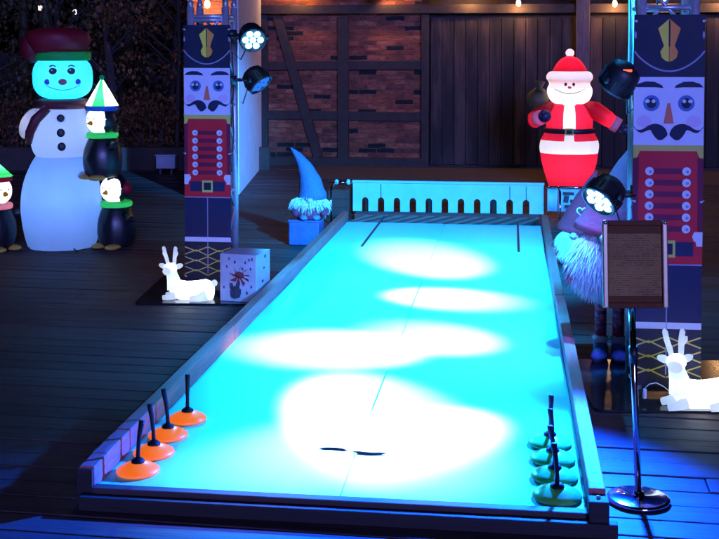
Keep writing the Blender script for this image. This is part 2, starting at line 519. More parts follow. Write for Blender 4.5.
def thing(name, label, cat, loc=(0, 0, 0), rz=0.0, group=None):
    o = bpy.data.objects.new(name, None)
    o.empty_display_size = 0.1
    COL.objects.link(o)
    o.location = loc
    o.rotation_euler = (0, 0, rz)
    return tag(o, label, cat, group)


def struct(o, kind='structure'):
    o['kind'] = kind
    return o


def lamp(kind, name, loc, col, power, parent=None, size=0.03, aim=None, angle=60, blend=0.5):
    l = bpy.data.lights.new(name, kind)
    l.color = col
    l.energy = power
    if kind == 'SPOT':
        l.spot_size = R(angle)
        l.spot_blend = blend
    l.shadow_soft_size = size
    o = bpy.data.objects.new(name, l)
    COL.objects.link(o)
    o.location = loc
    if parent:
        o.parent = parent
    if aim is not None:
        o.rotation_euler = (Vector(aim) - Vector(loc)).to_track_quat('-Z', 'Y').to_euler()
    return o


def copy_tree(o, parent=None):
    c = o.copy()
    COL.objects.link(c)
    if parent:
        c.parent = parent
    for ch in list(o.children):
        copy_tree(ch, c)
    return c


# ------------------------------------------------------------------ setting
b = MB()
b.box((0, 150, -0.14), (500, 500, 0.05))
struct(b.build('ground', M['soil']))

b = MB()
rw = 0.142
for i in range(8, 108):
    y = i * rw
    x = -9 - random.random() * 3
    while x < 9:
        ln = random.choice((3.0, 3.6, 4.2))
        zz = random.uniform(-0.0025, 0.0015)
        b.box((x + ln / 2, y + rw / 2, -0.016 + zz), (ln - 0.005, rw - 0.009, 0.032), Matrix.Rotation(random.uniform(-.0008, .0008), 3, 'Z'))
        x += ln
deck = struct(b.build('wooden_deck', M['deck'], rot=(0, 0, -PL), bevel=0.003))

b = MB()
b.box((2.0, 14.55, -0.02), (9, 2.6, 0.05))
struct(b.build('lamplit_ground', M['paving'], rot=(0, 0, -TH), loc=(0, 0.75, 0)))

# -------------------------------------------------------------------- barn
# local frame: x along the wall, y into the wall, origin where the view axis meets it
WY = 15.6


def wx(u):                         # pixel column -> metres along the barn wall
    k = (u - 359.5) / FPX
    return k * WY / (math.cos(TH) + k * math.sin(TH))


def wz(v):                         # pixel row -> height on the wall at mid-barn
    return HCAM - (v - 48) * 15.5 / FPX


barn = thing('barn', 'old half-timbered barn with red brick panels and dark plank doors behind the lane', 'barn', (0, WY, 0), -TH)
x0, xd0, xd1, xe = wx(256), wx(421), wx(640), 8.5
b = MB()
b.box(((x0 + xd0) / 2 - 0.1, 0.16, 1.6), (xd0 - x0 + 0.2, 0.2, 3.2))
b.build('brick_infill', M['brick'], barn)


def timber(x_0, z_0, x_1, z_1, w, proud=0.02):
    b = MB()
    b.beam((x_0, 0.06 - proud, z_0), (x_1, 0.06 - proud, z_1), w, 0.12)
    o = b.build('timber', M['beam'], barn, bevel=0.006)
    return o


timber(wx(264), 0, wx(264), 2.05, 0.10, .020)                   # corner post
timber(wx(343), 0.10, wx(343), 2.02, 0.145, .024)
timber(wx(425), 0, wx(425), 2.05, 0.10, .026)
timber(wx(260), wz(66), wx(424), wz(65), 0.10, .012)             # rails
timber(wx(260), wz(116), wx(424), wz(117), 0.10, .009)
timber(wx(277), 2.03, wx(318), 0.12, 0.125, .017)                # brace
timber(wx(258), 0.06, wx(424), 0.06, 0.13, .030)                 # sill beam
timber(wx(258), 2.12, xe, 2.12, 0.17, .036)                      # head beam
gp = timber(wx(582), 0, wx(582), 2.36, 0.17, .16)                # gate post
gp.name = 'gate_post'; gp.data.materials[0] = M['post']
timber(wx(634), 0, wx(634), 2.03, 0.14, .026)
for (u0, u1) in ((430, 574), (590, 628), (641, 800)):
    b = MB()
    a_, z_ = wx(u0), wx(u1)
    n = max(2, int((z_ - a_) / 0.155))
    w = (z_ - a_) / n
    for i in range(n):
        b.box((a_ + (i + .5) * w, 0.06 + random.uniform(-.006, .006), 1.02), (w - 0.007, 0.035, 1.96 + random.uniform(-.02, .01)))
    d = b.build('barn_door', M['door'], barn, bevel=0.003)
b = MB()
b.box(((xd0 + xe) / 2, 0.20, 1.6), (xe - xd0, 0.16, 3.2))
b.build('back_boarding', M['beam'], barn)
b = MB()
b.box(((x0 + xe) / 2, -0.22, 2.42), (xe - x0 + 1.6, 0.75, 0.05))
for i in range(12):
    b.box((x0 + i * 0.85, -0.25, 2.34), (0.1, 0.7, 0.11))
b.build('eave', M['beam'], barn)
b = MB()
b.poly([(-0.75, 2.46), (-0.75, 2.52), (3.2, 5.1), (3.2, 5.04)], 0, 11.6)
b.build('roof', M['roof'], barn, rot=(0, 0, PI / 2), loc=(xe + 0.9, 0, 0))

lamp0 = None
lampspots = [(300, -12), (386, -12), (470, -3), (518, 5), (613, 6), (663, 4), (720, 0)]
for i, (u, v) in enumerate(lampspots):
    x = wx(u)
    z = wz(v)
    b = MB()
    b.lathe([(0.004, .052), (.018, .05), (.028, .03), (.03, 0.0), (.024, -.022), (.006, -.032)], 14)
    if lamp0 is None:
        L = thing('eave_lamp', '', 'lamp', (0, 0, 0), 0, 'lamps along the barn eave')
        b.build('bulb', M['bulb'], L)
        b = MB()
        b.lathe([(.028, .05), (.035, .055), (.035, .09), (.02, .11), (.01, .112)], 14)
        b.tube([(0, 0, .1), (0, .05, .15), (0, .12, .15)], .012, 8)
        b.build('fitting', M['black'], L)
        lamp('POINT', 'lamp_light', (0, -.03, -.07), (1.0, 0.50, 0.20), 12, L, 0.03)
        lamp0 = L
    else:
        b.b.free()
        L = copy_tree(lamp0)
    c = Matrix.Rotation(-TH, 3, 'Z') @ Vector((x, -0.17, z))
    L.location = c + Vector((0, WY, 0))
    L.rotation_euler = (0, 0, -TH)
    L['label'] = ['warm bulb under the eave above the diagonal brick brace', 'warm bulb under the eave above the bricks beside the barn door',
                  'warm bulb at the eave over the middle of the plank door', 'bright warm bulb under the eave to the upper left of the Santa',
                  'bright warm bulb under the eave between the gate post and the nearer truss', 'warm bulb under the eave glowing behind the nearer truss top',
                  'warm bulb at the eave beyond the nearer nutcracker banner'][i]

# pier at the corner of the barn
pier = thing('brick_pier', 'brick pier with a white plastered flank beside the truss farther away', 'pier', (-1.315, 12.4, 0), 0)
b = MB()
b.box((-0.27, 0.1, 1.5), (0.5, 0.2, 3.0))
b.build('brick_front', M['brick'], pier)
b = MB()
b.box((-0.10, 1.67, 1.5), (0.2, 2.92, 3.0))
b.build('plastered_flank', M['plaster'], pier)
Lp = copy_tree(lamp0)
Lp.location = (-1.60, 12.22, 2.05)
Lp['label'] = 'warm bulb on the brick pier behind the truss farther away'

# low dark wall and cabinet at the wood's edge
b = MB()
for i in range(9):
    b.box((-9.5 + i * 0.98, 15.2 + random.uniform(-.01, .01), 0.10), (0.97, 0.14, 0.40))
tag(b.build('low_timber_wall', M['beam'], bevel=.005), 'low dark timber wall along the edge of the deck behind the snowman', 'wall')
c = dep(166.5, 166, 14.7)
cb = thing('utility_box', 'small pale grey box standing before the dark trees beside a nutcracker banner', 'box', (c.x, 14.7, 0))
b = MB(); b.box((0, 0, .155), (.24, .16, .16)); b.build('housing', M['box_grey'], cb, bevel=.006)
b = MB(); b.box((0, 0, .244), (.262, .18, .014)); b.build('lid', M['box_grey'], cb)
for x_ in (-.07, .07):
    b = MB(); b.box((x_, 0, .035), (.03, .1, .08)); b.build('foot', M['black'], cb)


# -------------------------------------------------------------------- trees
def leafcloud(mb, centre, rad, n, size, rnd):
    for _ in range(n):
        d = Vector((rnd.gauss(0, 1), rnd.gauss(0, 1), rnd.gauss(0, 1)))
        d.normalize()
        k = rnd.random() ** 0.45
        p = Vector(centre) + Vector((d.x * rad[0], d.y * rad[1], d.z * rad[2])) * k
        if p.z < 0.0:
            continue
        s = size * rnd.uniform(.5, 1.3)
        q = Matrix.Rotation(rnd.uniform(0, 6.28), 3, 'Z') @ Matrix.Rotation(rnd.uniform(-1.4, 1.4), 3, 'X')
        vs = [mb.b.verts.new(p + q @ Vector(v) * s) for v in ((0, 0, 0), (.32, .35, .05), (0, 1, 0), (-.32, .35, .05))]
        mb._f(vs)


def tree(name, label, cat, x, y, h, mat_l, seed, clumps, trunk=0.08, group=None, leaf=0.09, z0=0.4, spread=1.0):
    rnd = random.Random(seed)
    t = thing(name, label, cat, (x, y, -0.12), rnd.uniform(0, 6), group)
    b = MB()
    top = Vector((rnd.uniform(-.2, .2), rnd.uniform(-.2, .2), h * .85))
    b.tube([(0, 0, 0), top * .35 + Vector((.05, 0, 0)), top * .7, top], [trunk, trunk * .8, trunk * .5, trunk * .15], 8)
    cl = []
    for i in range(clumps):
        a = rnd.uniform(0, 6.28)
        zz = rnd.uniform(z0, h)
        r_ = spread * (0.35 + 0.65 * rnd.random())
        c = Vector((math.cos(a) * r_, math.sin(a) * r_, zz))
        cl.append(c)
        s = top * max(.1, min(.9, (zz - .3) / h))
        b.tube([s, (s + c) / 2 + Vector((0, 0, .06)), c], [trunk * .3, trunk * .18, .006], 5)
    b.build('trunk', M['bark'], t)
    b = MB()
    for c in cl:
        k = rnd.uniform(.25, .5)
        leafcloud(b, c, (k, k, k * .75), 110, leaf, rnd)
    b.build('crown', mat_l, t)
    return t


tspec = [(-5.6, 16.6, 3.6, 'leaf', 'dark leafy tree at the far edge behind the penguin with the red and green hat'),
         (-4.55, 17.4, 4.0, 'leaf', 'dark tree directly behind the tall inflatable snowman'),
         (-3.55, 16.9, 3.8, 'leaf_dry', 'brown leaved tree behind the penguin perched on the snowman'),
         (-2.75, 16.4, 3.2, 'leaf_dry', 'rust brown tree standing between snowman and nutcracker banner'),
         (-2.05, 16.9, 3.4, 'leaf_dry', 'brown tree whose foliage touches the tall nutcracker banner near the pier'),
         (-6.6, 19.5, 5.0, 'leaf', 'tall dark tree farthest back at the edge of the wood'),
         (-4.2, 20.5, 5.5, 'leaf', 'tall dark tree deep in the wood behind the snowman hat'),
         (-2.6, 20.0, 5.0, 'leaf_dry', 'tall thin brown tree deep in the wood near the pier')]
for i, (x, y, h, m, lb) in enumerate(tspec):
    tree('leafy_tree', lb, 'tree', x, y, h, M[m], 20 + i, 26, 0.07 + .01 * (i % 3), 'trees at the edge of the wood', 0.085, 0.3, 1.0)
for i, (u, y, lb) in enumerate(((151, 15.75, 'low brown bush beneath the trees beside the grey box'), (127, 15.9, 'low rust coloured bush right of the perched penguin'),
                                (20, 15.9, 'low dark bush behind the snowman arm'))):
    rnd = random.Random(90 + i)
    t = thing('dry_bush', lb, 'bush', ((u - 359.5) / FPX * y, y, -.1), 0, 'bushes behind the low wall')
    b = MB(); bs = MB()
    for k in range(16):
        c = Vector((rnd.uniform(-.4, .4), rnd.uniform(-.25, .25), rnd.uniform(.25, .95)))
        leafcloud(b, c, (.2, .2, .16), 70, .065, rnd)
        bs.tube([(0, 0, 0), c * .5 + Vector((0, 0, .1)), c], [.015, .01, .004], 5)
    b.build('foliage', M['leaf_dry'], t); bs.build('stem', M['bark'], t)
b = MB()
rnd = random.Random(5)
for k in range(70):
    xx = rnd.uniform(-16, -1.5)
    leafcloud(b, (xx, rnd.uniform(23, 29), rnd.uniform(.2, 5.5)), (1.3, .9, 1.1), 170, .26, rnd)
for k in range(16):
    xx = -15.5 + k * .9 + rnd.uniform(-.3, .3)
    b.tube([(xx, 25, -.1), (xx + rnd.uniform(-.3, .3), 25, 3), (xx + rnd.uniform(-.5, .5), 25, 7)], [.14, .11, .05], 7)
struct(b.build('far_wood', M['leaf']), 'stuff')
b = MB()
c = dep(176, 100, 15.5)
sap = thing('sapling', 'slender bare tree trunk rising beside the nutcracker banner near the pier', 'tree', (c.x, 15.5, -.1))
b.tube([(0, 0, 0), (.02, 0, .8), (.05, 0, 1.7), (.03, 0, 2.8), (.06, 0, 3.6)], [.035, .03, .026, .02, .008], 8)
for k in range(9):
    z = 1.3 + k * .24
    s_ = 1 if k % 2 else -1
    b.tube([(.04, 0, z), (.04 + s_ * .2, .1, z + .18), (.04 + s_ * .42, .16, z + .42)], [.010, .007, .003], 5)
b.build('trunk', M['bark'], sap)

for i, (u, v, lb) in enumerate(((40, 9, 'white lamp globe glinting through leaves above the snowman hat'), (75, 13, 'pale lamp globe seen through leaves nearest the snowman hat top'),
                                (97, 15, 'faint lamp globe among leaves above the perched penguin'))):
    y = 19.0 + i * .8
    c = dep(u, v, y)
    t = thing('garden_lamp', lb, 'lamp', (c.x, y, -.12), 0, 'lamps beyond the trees')
    b = MB(); b.tube([(0, 0, 0), (0, 0, c.z + .06)], .025, 8); b.build('post', M['black'], t)
    b = MB(); b.ell((0, 0, c.z + .14), (.042, .042, .045), 14, 8); b.build('globe', M['garden_globe'], t)

# --------------------------------------------------------------------- lane
V0, V1 = 3.86, 10.86
UL, UR = -1.45, 0.262
ln = thing('curling_lane', 'long raised wooden curling lane with a smooth pale floor glowing under blue light', 'game lane', (0, 0, 0), -TH)
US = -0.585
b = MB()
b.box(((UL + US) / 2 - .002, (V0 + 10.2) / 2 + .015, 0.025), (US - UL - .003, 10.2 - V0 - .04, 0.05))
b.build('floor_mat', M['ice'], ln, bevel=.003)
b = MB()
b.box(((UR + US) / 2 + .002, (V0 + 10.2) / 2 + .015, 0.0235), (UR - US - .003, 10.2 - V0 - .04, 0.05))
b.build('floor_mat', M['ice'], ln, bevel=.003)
b = MB()
b.box((US, (V0 + 10.2) / 2, 0.028), (.02, 6.2, 0.03))
b.build('seam_strip', M['ice'], ln)
# rails in lengths with butt joints
for side, xs in (('l', UL - .028), ('r', UR + .028)):
    cuts = [V0, V0 + .14, V0 + .40, V0 + 2.1, V0 + 4.2, 10.3] if side == 'l' else [V0 + .02, V0 + 1.0, V0 + 3.1, V0 + 5.0, 10.3]
    for a_, z_ in zip(cuts, cuts[1:]):
        b = MB()
        b.box((xs + random.uniform(-.002, .002), (a_ + z_) / 2, .065 + random.uniform(-.002, .002)), (.056, z_ - a_ - .004, .13))
        b.build('side_rail', M['rail'], ln, bevel=.004)
b = MB()
b.box(((UL + UR) / 2, V0 - .005, .032), (UR - UL - .004, .045, .064))
b.build('front_board', M['front'], ln, bevel=.004)
b = MB(); b.box((UL - .028, V0 - .012, .062), (.058, .014, .124)); b.build('dark_rail_end', M['rail_dark'], ln, bevel=.003)  # thin dark cap put over the rail end for its shade
b = MB()
b.box(((UL + UR) / 2 + .03, V0 - .052, .022), (UR - UL + .12, .04, .05))
b.build('front_plinth', M['rail_dark'], ln, bevel=.004)
b = MB()
b.box((UR + .030, V0 - .022, .056), (.066, .072, .118))
blk = b.build('dark_rail_end', M['rail_dark'], ln, bevel=.004)
b = MB(); b.lathe([(.001, 0), (.007, 0), (.007, .006), (.001, .008)], 12, (UR + .03, V0 - .02, .1155)); b.build('bolt', M['steel'], blk)
# apron before the goal board, slanting shadow stripes put in as two-tone boards
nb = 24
for k, key in ((0, 'apron_lit_stripe'), (1, 'apron_shade_and_sill')):
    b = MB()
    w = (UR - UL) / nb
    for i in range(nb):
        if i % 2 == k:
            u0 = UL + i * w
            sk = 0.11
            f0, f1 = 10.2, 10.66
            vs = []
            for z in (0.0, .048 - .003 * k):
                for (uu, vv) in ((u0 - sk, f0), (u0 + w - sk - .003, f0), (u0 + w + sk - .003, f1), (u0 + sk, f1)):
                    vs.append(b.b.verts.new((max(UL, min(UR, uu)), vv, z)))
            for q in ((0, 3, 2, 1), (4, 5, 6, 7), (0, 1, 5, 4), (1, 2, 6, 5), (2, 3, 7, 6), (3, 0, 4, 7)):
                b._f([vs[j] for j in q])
    b.build('apron_shadow_stripes', M[key], ln)
b = MB(); b.box(((UL + UR) / 2, 10.76, .026), (UR - UL, .19, .058)); b.build('end_sill', M['apron_shade_and_sill'], ln, bevel=.003)
# goal board with arched slots
cen = [-1.372 + .151 * i for i in range(11)]
hw = .031


def zb(x):
    for c in cen:
        d = abs(x - c)
        if d < hw - 1e-6:
            return .155 + .032 * math.sqrt(max(0, 1 - (d / hw) ** 2))
    return .05


xs = [-1.49]
for c in cen:
    xs += [c - hw] + [c - hw * math.cos(PI * k / 12) for k in range(1, 12)] + [c + hw]
xs.append(.30)
b = MB()
tp, yf, yb = .325, 10.86, 10.89
for i in range(len(xs) - 1):
    a_, z_ = xs[i], xs[i + 1]
    inside = any(abs((a_ + z_) / 2 - c) < hw for c in cen)
    if inside:
        za, zz = (zb(a_ + 1e-5) if zb(a_) == .05 else zb(a_)), (zb(z_ - 1e-5) if zb(z_) == .05 else zb(z_))
    else:
        za = zz = .055
    P = [(a_, za), (z_, zz), (z_, tp), (a_, tp)]
    A = [b.b.verts.new((x, yf, z)) for x, z in P]
    B = [b.b.verts.new((x, yb, z)) for x, z in P]
    b._f(A); b._f(B[::-1]); b._f([A[0], B[0], B[1], A[1]]); b._f([A[3], A[2], B[2], B[3]])
    if i == 0 or not inside:
        b._f([A[0], A[3], B[3], B[0]]); b._f([A[1], B[1], B[2], A[2]])
bmesh.ops.remove_doubles(b.b, verts=b.b.verts, dist=1e-5)
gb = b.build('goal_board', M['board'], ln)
b = MB(); b.box((-.595, 10.87, .337), (1.80, .05, .022)); b.build('top_rail', M['board'], gb, bevel=.003)
for x_ in (-1.35, -.75, -.15, .2):
    b = MB()
    b.beam((x_, 10.92, 0), (x_, 10.92, .30), .05, .04)
    b.build('prop', M['rail_dark'], gb)
for c in (cen[9], cen[10], cen[1]):
    b = MB(); b.tube([(c, 10.852, .315), (c + .002, 10.85, .19), (c, 10.852, .13)], .0028, 6); b.build('cord', M['rubber'], gb)
# two thin strips on the floor
b = MB(); b.box((-1.155, 9.75, .0525), (.018, 1.65, .006)); tag(b.build('marker_strip', M['seam_dark'], rot=(0, 0, -TH)), 'thin dark strip lying along the lane near its far end by the blue gnome', 'strip', 'strips on the lane')
b = MB(); b.box((.06, 9.6, .0525), (.018, 1.5, .006)); tag(b.build('marker_strip', M['red_strip'], rot=(0, 0, -TH)), 'thin dark red strip lying along the lane near its far end below the Santa', 'strip', 'strips on the lane')
b = MB()
pts = [lane(-.73 + .022 * i, 4.36 + .012 * math.sin(i * .55) - .006 * i * .3, .0535) for i in range(13)]
b.tube(pts, [.002] + [.0055] * 4 + [.002] * 2 + [.0055] * 5 + [.002], 6)
tag(b.build('rubber_strap', M['rubber']), 'thin dark wavy strap lying on the lane near its front board', 'strap')


# ------------------------------------------------------------ curling stones
def stone(name, label, group, mt, D, loc, lean, tilt, rz=0):
    t = thing(name, label, 'stone', loc, rz, group)
    r = D / 2
    b = MB()
    b.lathe([(r * .6, 0), (r * .95, .003), (r, .009), (r * .97, .015), (r * .75, .026), (r * .45, .036), (r * .22, .042), (.005, .043)], 36)
    b.build('disc', mt, t)
    b = MB(); b.lathe([(.026, .036), (.024, .046), (.014, .054), (.002, .055)], 18); b.build('collar', M['rubber'], t)
    b = MB()
    dx, dy = lean
    b.tube([(0, 0, .045), (dx * .1, dy * .1, .085), (dx * .45, dy * .45, .135), (dx, dy, .178), (dx * 1.12, dy * 1.12, .192)], [.0085, .0075, .0085, .0105, .011], 12)
    b.build('handle', M['rubber'], t)
    t.rotation_euler = (tilt[0], tilt[1], rz)
    return t


ol = ['orange curling disc nearest the front board', 'orange curling disc second from the front board', 'orange curling disc third from the front board', 'orange curling disc farthest from the front board with an upright handle']
for i, (u, v, ln_) in enumerate(((-1.345, 4.03, (.014, .0)), (-1.345, 4.22, (-.012, .01)), (-1.35, 4.42, (-.012, .012)), (-1.33, 4.63, (.004, .004)))):
    stone('curling_stone', ol[i], 'orange curling stones', M['orange'], .158, lane(u, v, .051), ln_, (0, 0), .2 * i)
gl = ['lime green curling disc resting against the front board', 'lime green curling disc second in its row from the front board', 'lime green curling disc third in its row from the front board', 'lime green curling disc at the back of its row']
for i, (u, v, ln_, ti) in enumerate(((.163, 3.99, (-.012, .004), (.05, 0)), (.160, 4.17, (-.018, .01), (.03, .02)), (.160, 4.35, (.004, .02), (.02, 0)), (.155, 4.53, (.014, .008), (.03, 0)))):
    stone('curling_stone', gl[i], 'green curling stones', M['lime'], .172, lane(u, v, .050), ln_, ti, .3 * i)


# -------------------------------------------------------------------- truss
def truss(label, cx, cy, rz, h):
    t = thing('truss_tower', label, 'truss', (cx, cy, .012), rz, 'lighting trusses')
    s = .120
    for sx, sy in ((-1, -1), (1, -1), (1, 1), (-1, 1)):
        b = MB()
        b.tube([(sx * s, sy * s, 0), (sx * s, sy * s, h)], .0245, 14)
        c = b.build('chord', M['alu'], t)
        b = MB()
        b.lathe([(.012, 0), (.021, .004), (.021, .035), (.014, .042), (.013, .075), (.004, .08)], 14, (sx * s, sy * s, h))
        b.build('connector', M['steel'], c)
    for (ax, ay), (bx, by) in (((-1, -1), (1, -1)), ((1, -1), (1, 1)), ((1, 1), (-1, 1)), ((-1, 1), (-1, -1))):
        b = MB()
        n = 8
        for i in range(n):
            z0_, z1_ = .05 + (h - .1) * i / n, .05 + (h - .1) * (i + 1) / n
            p, q = ((ax * s, ay * s), (bx * s, by * s)) if i % 2 else ((bx * s, by * s), (ax * s, ay * s))
            b.tube([(*p, z0_), (*q, z1_)], .009, 8)
        for z in (.05, .62, 1.20, 1.775, h - .06):
            b.tube([(ax * s, ay * s, z), (bx * s, by * s, z)], .0125, 8)
        b.build('lacing', M['alu'], t)
    return t


def plate(label, x, y, w, d, rz):
    b = MB()
    pts = []
    for cx, cy, a0 in ((w / 2 - .04, d / 2 - .04, 0), (-w / 2 + .04, d / 2 - .04, 90), (-w / 2 + .04, -d / 2 + .04, 180), (w / 2 - .04, -d / 2 + .04, 270)):
        for k in range(6):
            a = R(a0 + 18 * k)
            pts.append((cx + .04 * math.cos(a), cy + .04 * math.sin(a)))
    A = [b.b.verts.new((p[0], p[1], .0015)) for p in pts]
    B = [b.b.verts.new((p[0], p[1], .012)) for p in pts]
    b._f(A[::-1]); b._f(B)
    for i in range(len(pts)):
        j = (i + 1) % len(pts)
        b._f([A[i], A[j], B[j], B[i]])
    return tag(b.build('base_plate', M['black_gloss'], loc=(x, y, 0), rot=(0, 0, rz), bevel=.002), label, 'plate', 'truss base plates')


RZ = -TH
TR = truss('aluminium lattice truss tower behind the larger nutcracker banner', 1.43, 5.47, RZ * .75, 2.22)
TL = truss('aluminium lattice truss tower in front of the white plastered pier', -.995, 7.87, RZ, 1.86)
plate('glossy black base plate under the nearer truss and reindeer', 1.53, 5.43, .96, .84, RZ * .3)
plate('glossy black base plate under the truss with the gift box', -.90, 7.58, .98, .86, RZ * .3)


# ------------------------------------------------------------------ banners
def banner(label, x, y, rz, W=.315):
    t = tag(bpy.data.objects.new('x', None), label, 'banner') if False else None
    S = W / 47.5
    H = 258 * S
    mats = ['navy', 'skin', 'iris', 'pupil', 'white', 'gold', 'emblem', 'emblem_red', 'nose', 'red', 'red_dark', 'gray_line', 'navy_mid', 'cheek']
    b = MB()

    def X(u):
        return (u - 23.75) * S

    def Z(v):
        return H - v * S

    def sh(m, pts, layer):
        b.mi = mats.index(m)
        b.flat([(X(u), Z(v)) for u, v in pts], -.0009 * layer)

    def curve(pts, k=5):
        out, n = [], len(pts)
        for i in range(n):
            p0, p1, p2, p3 = pts[i - 1], pts[i], pts[(i + 1) % n], pts[(i + 2) % n]
            for j in range(k):
                t = j / k
                out.append(tuple(.5 * (2 * p1[c] + (p2[c] - p0[c]) * t + (2 * p0[c] - 5 * p1[c] + 4 * p2[c] - p3[c]) * t * t + (3 * p1[c] - p0[c] - 3 * p2[c] + p3[c]) * t ** 3) for c in (0, 1)))
        return out

    def rect(m, u0, v0, u1, v1, l):
        sh(m, [(u0, v0), (u1, v0), (u1, v1), (u0, v1)], l)

    def disc(m, cu, cv, ru, rv, l, n=20):
        sh(m, [(cu + ru * math.cos(2 * PI * k / n), cv + rv * math.sin(2 * PI * k / n)) for k in range(n)], l)

    def band(m, line, w, l):
        for (u0, v0), (u1, v1) in zip(line, line[1:]):
            d = math.hypot(u1 - u0, v1 - v0) or 1
            nx, ny = -(v1 - v0) / d * w / 2, (u1 - u0) / d * w / 2
            sh(m, [(u0 + nx, v0 + ny), (u1 + nx, v1 + ny), (u1 - nx, v1 - ny), (u0 - nx, v0 - ny)], l)

    b.mi = 0
    b.box((0, .004, H / 2), (W, .006, H))
    # shako
    rect('navy', 0, 0, 47.5, 43, 1)
    band('gray_line', [(0 + 47.5 * k / 16, 25 + 14 * math.sin(PI * k / 16) ** .8) for k in range(17)], 1.1, 2)
    disc('gray_line', .8, 14, .8, 2.6, 2); disc('gray_line', 46.7, 14, .8, 2.6, 2)
    L_ = [(23.4, 3), (16, 9.5), (20, 21.5), (17.6, 25.5), (18.6, 29.5), (21.5, 32), (23.4, 32.3)]
    sh('emblem', L_[::-1], 2)
    sh('emblem_red', [(47.2 - u, v) for u, v in L_], 2)
    sh('navy', [(23.1, 4), (24.3, 4), (24.2, 22), (23.2, 22)], 3)
    # face
    rect('skin', 0, 43, 47.5, 90, 1)
    for k in (0, 1):
        mx = (lambda u: u) if k == 0 else (lambda u: 47.5 - u)
        o_ = (lambda p: p) if k == 0 else (lambda p: p[::-1])
        sh('pupil', o_([(mx(u), v) for u, v in [(.5, 50), (3, 47.5), (8, 46), (14, 46.2), (19, 48.6), (20, 50.5), (14, 50), (7, 50)]]), 2)
        disc('iris', mx(12), 61, 5.6, 5.6, 2); disc('white', mx(9.2), 59.6, 1.6, 1.3, 4)
        disc('pupil', mx(12), 61, 3.3, 3.6, 3)
        disc('white', mx(13.4), 59.6, 1.3, 1.3, 4)
        disc('cheek', mx(7), 73.5, 5.0, 4.0, 2)
        mo = [(23.0, 83)] + [(23 - 12 * q - 0.0, 83 + 5.2 * math.sin(PI * min(1, q * 1.05)) - 3.5 * q) for q in (.15, .3, .5, .7, .85, 1)] + \
             [(5, 81.5), (1.0, 78.6), (.2, 77.0), (2.5, 79.3), (6, 79), (10, 76.5), (14, 75.2), (18.5, 76), (21.5, 78.5), (22.7, 81)]
        sh('pupil', o_([(mx(max(.1, min(u, 23.2))), v) for u, v in curve(mo)]), 3)
    sh('nose', [(22.8, 61), (24.7, 61), (27.2, 75), (20.3, 75)], 3)
    rect('gold', 0, 90, 47.5, 94, 1)
    # coat
    rect('red', 0, 94, 47.5, 173, 1)
    sh('gold', [(0, 94), (4.5, 94), (2.8, 98.5), (0, 99)], 2); sh('gold', [(47.5, 94), (47.5, 99), (44.7, 98.5), (43, 94)], 2)
    sh('red_dark', [(0, 100), (4, 98), (3.4, 160), (0, 160)], 2); sh('red_dark', [(47.5, 100), (47.5, 160), (44.1, 160), (43.5, 98)], 2)
    for k in range(6):
        v = 108 + 8.0 * k
        rect('red_dark', 11, v - 2.0, 36.5, v + 2.0, 2)
        disc('white', 11.2, v, 2.9, 2.9, 3); disc('white', 36.3, v, 2.9, 2.9, 3)
        disc('gray_line', 11.8, v + .3, 1.1, 1.1, 4); disc('gray_line', 36.9, v + .3, 1.1, 1.1, 4)
    for k in (0, 1):
        mx = (lambda u: u) if k == 0 else (lambda u: 47.5 - u)
        o_ = (lambda p: p) if k == 0 else (lambda p: p[::-1])
        sh('white', o_([(mx(u), v) for u, v in [(0, 150), (5.5, 150), (7, 153), (6, 156), (4.5, 157), (4, 160), (0, 160)]]), 3)
    rect('navy_mid', 6, 157, 41.5, 167, 2)
    rect('gold', 18.3, 156, 29.2, 168, 3); rect('navy', 20, 158.2, 27.5, 165.8, 4)
    band('gray_line', [(0, 173), (47.5, 173)], .9, 2)
    # trousers, boots
    rect('navy_mid', 0, 173.4, 47.5, 213, 1)
    rect('navy', 0, 218, 47.5, 258, 1)
    band('gray_line', [(23.75, 173.4), (23.75, 250)], .8, 2)
    rect('white', 0, 213.4, 47.5, 218, 2)
    for k in range(3):
        v = 223.5 + 10 * k
        band('gold', [(0, v), (12, v + 4.3), (23.4, v - .2)], 1.0, 3); band('gold', [(0, v + 7.5), (12, v + 3.0), (23.4, v + 8.4)], 1.0, 4)
        band('gold', [(47.5, v), (35.5, v + 4.3), (24.1, v - .2)], 1.0, 3); band('gold', [(47.5, v + 7.5), (35.5, v + 3.0), (24.1, v + 8.4)], 1.0, 4)
    o = b.build('nutcracker_banner', [M['print_' + m] for m in mats], loc=(x, y, .042), rot=(0, 0, rz))
    for sx in (-1, 1):
        for z in (.03, H * .5, H - .03):
            q = MB()
            q.tube([(sx * W / 2 - sx * .006, -.006, z), (sx * (W / 2 + .006), .004, z + .004), (sx * (W / 2 + .001), .045, z + .006)], .0028, 6)
            q.ell((sx * W / 2 - sx * .008, -.006, z), (.006, .003, .006), 10, 6)
            q.build('tie', M['print_white'], o)
    return tag(o, label, 'banner', 'nutcracker banners')


banner('larger looking nutcracker banner hanging on the nearer truss behind the notice stand', 1.412, 5.29, RZ * .75)
banner('nutcracker banner hanging on the truss beside the white plastered pier', -1.013, 7.70, RZ)


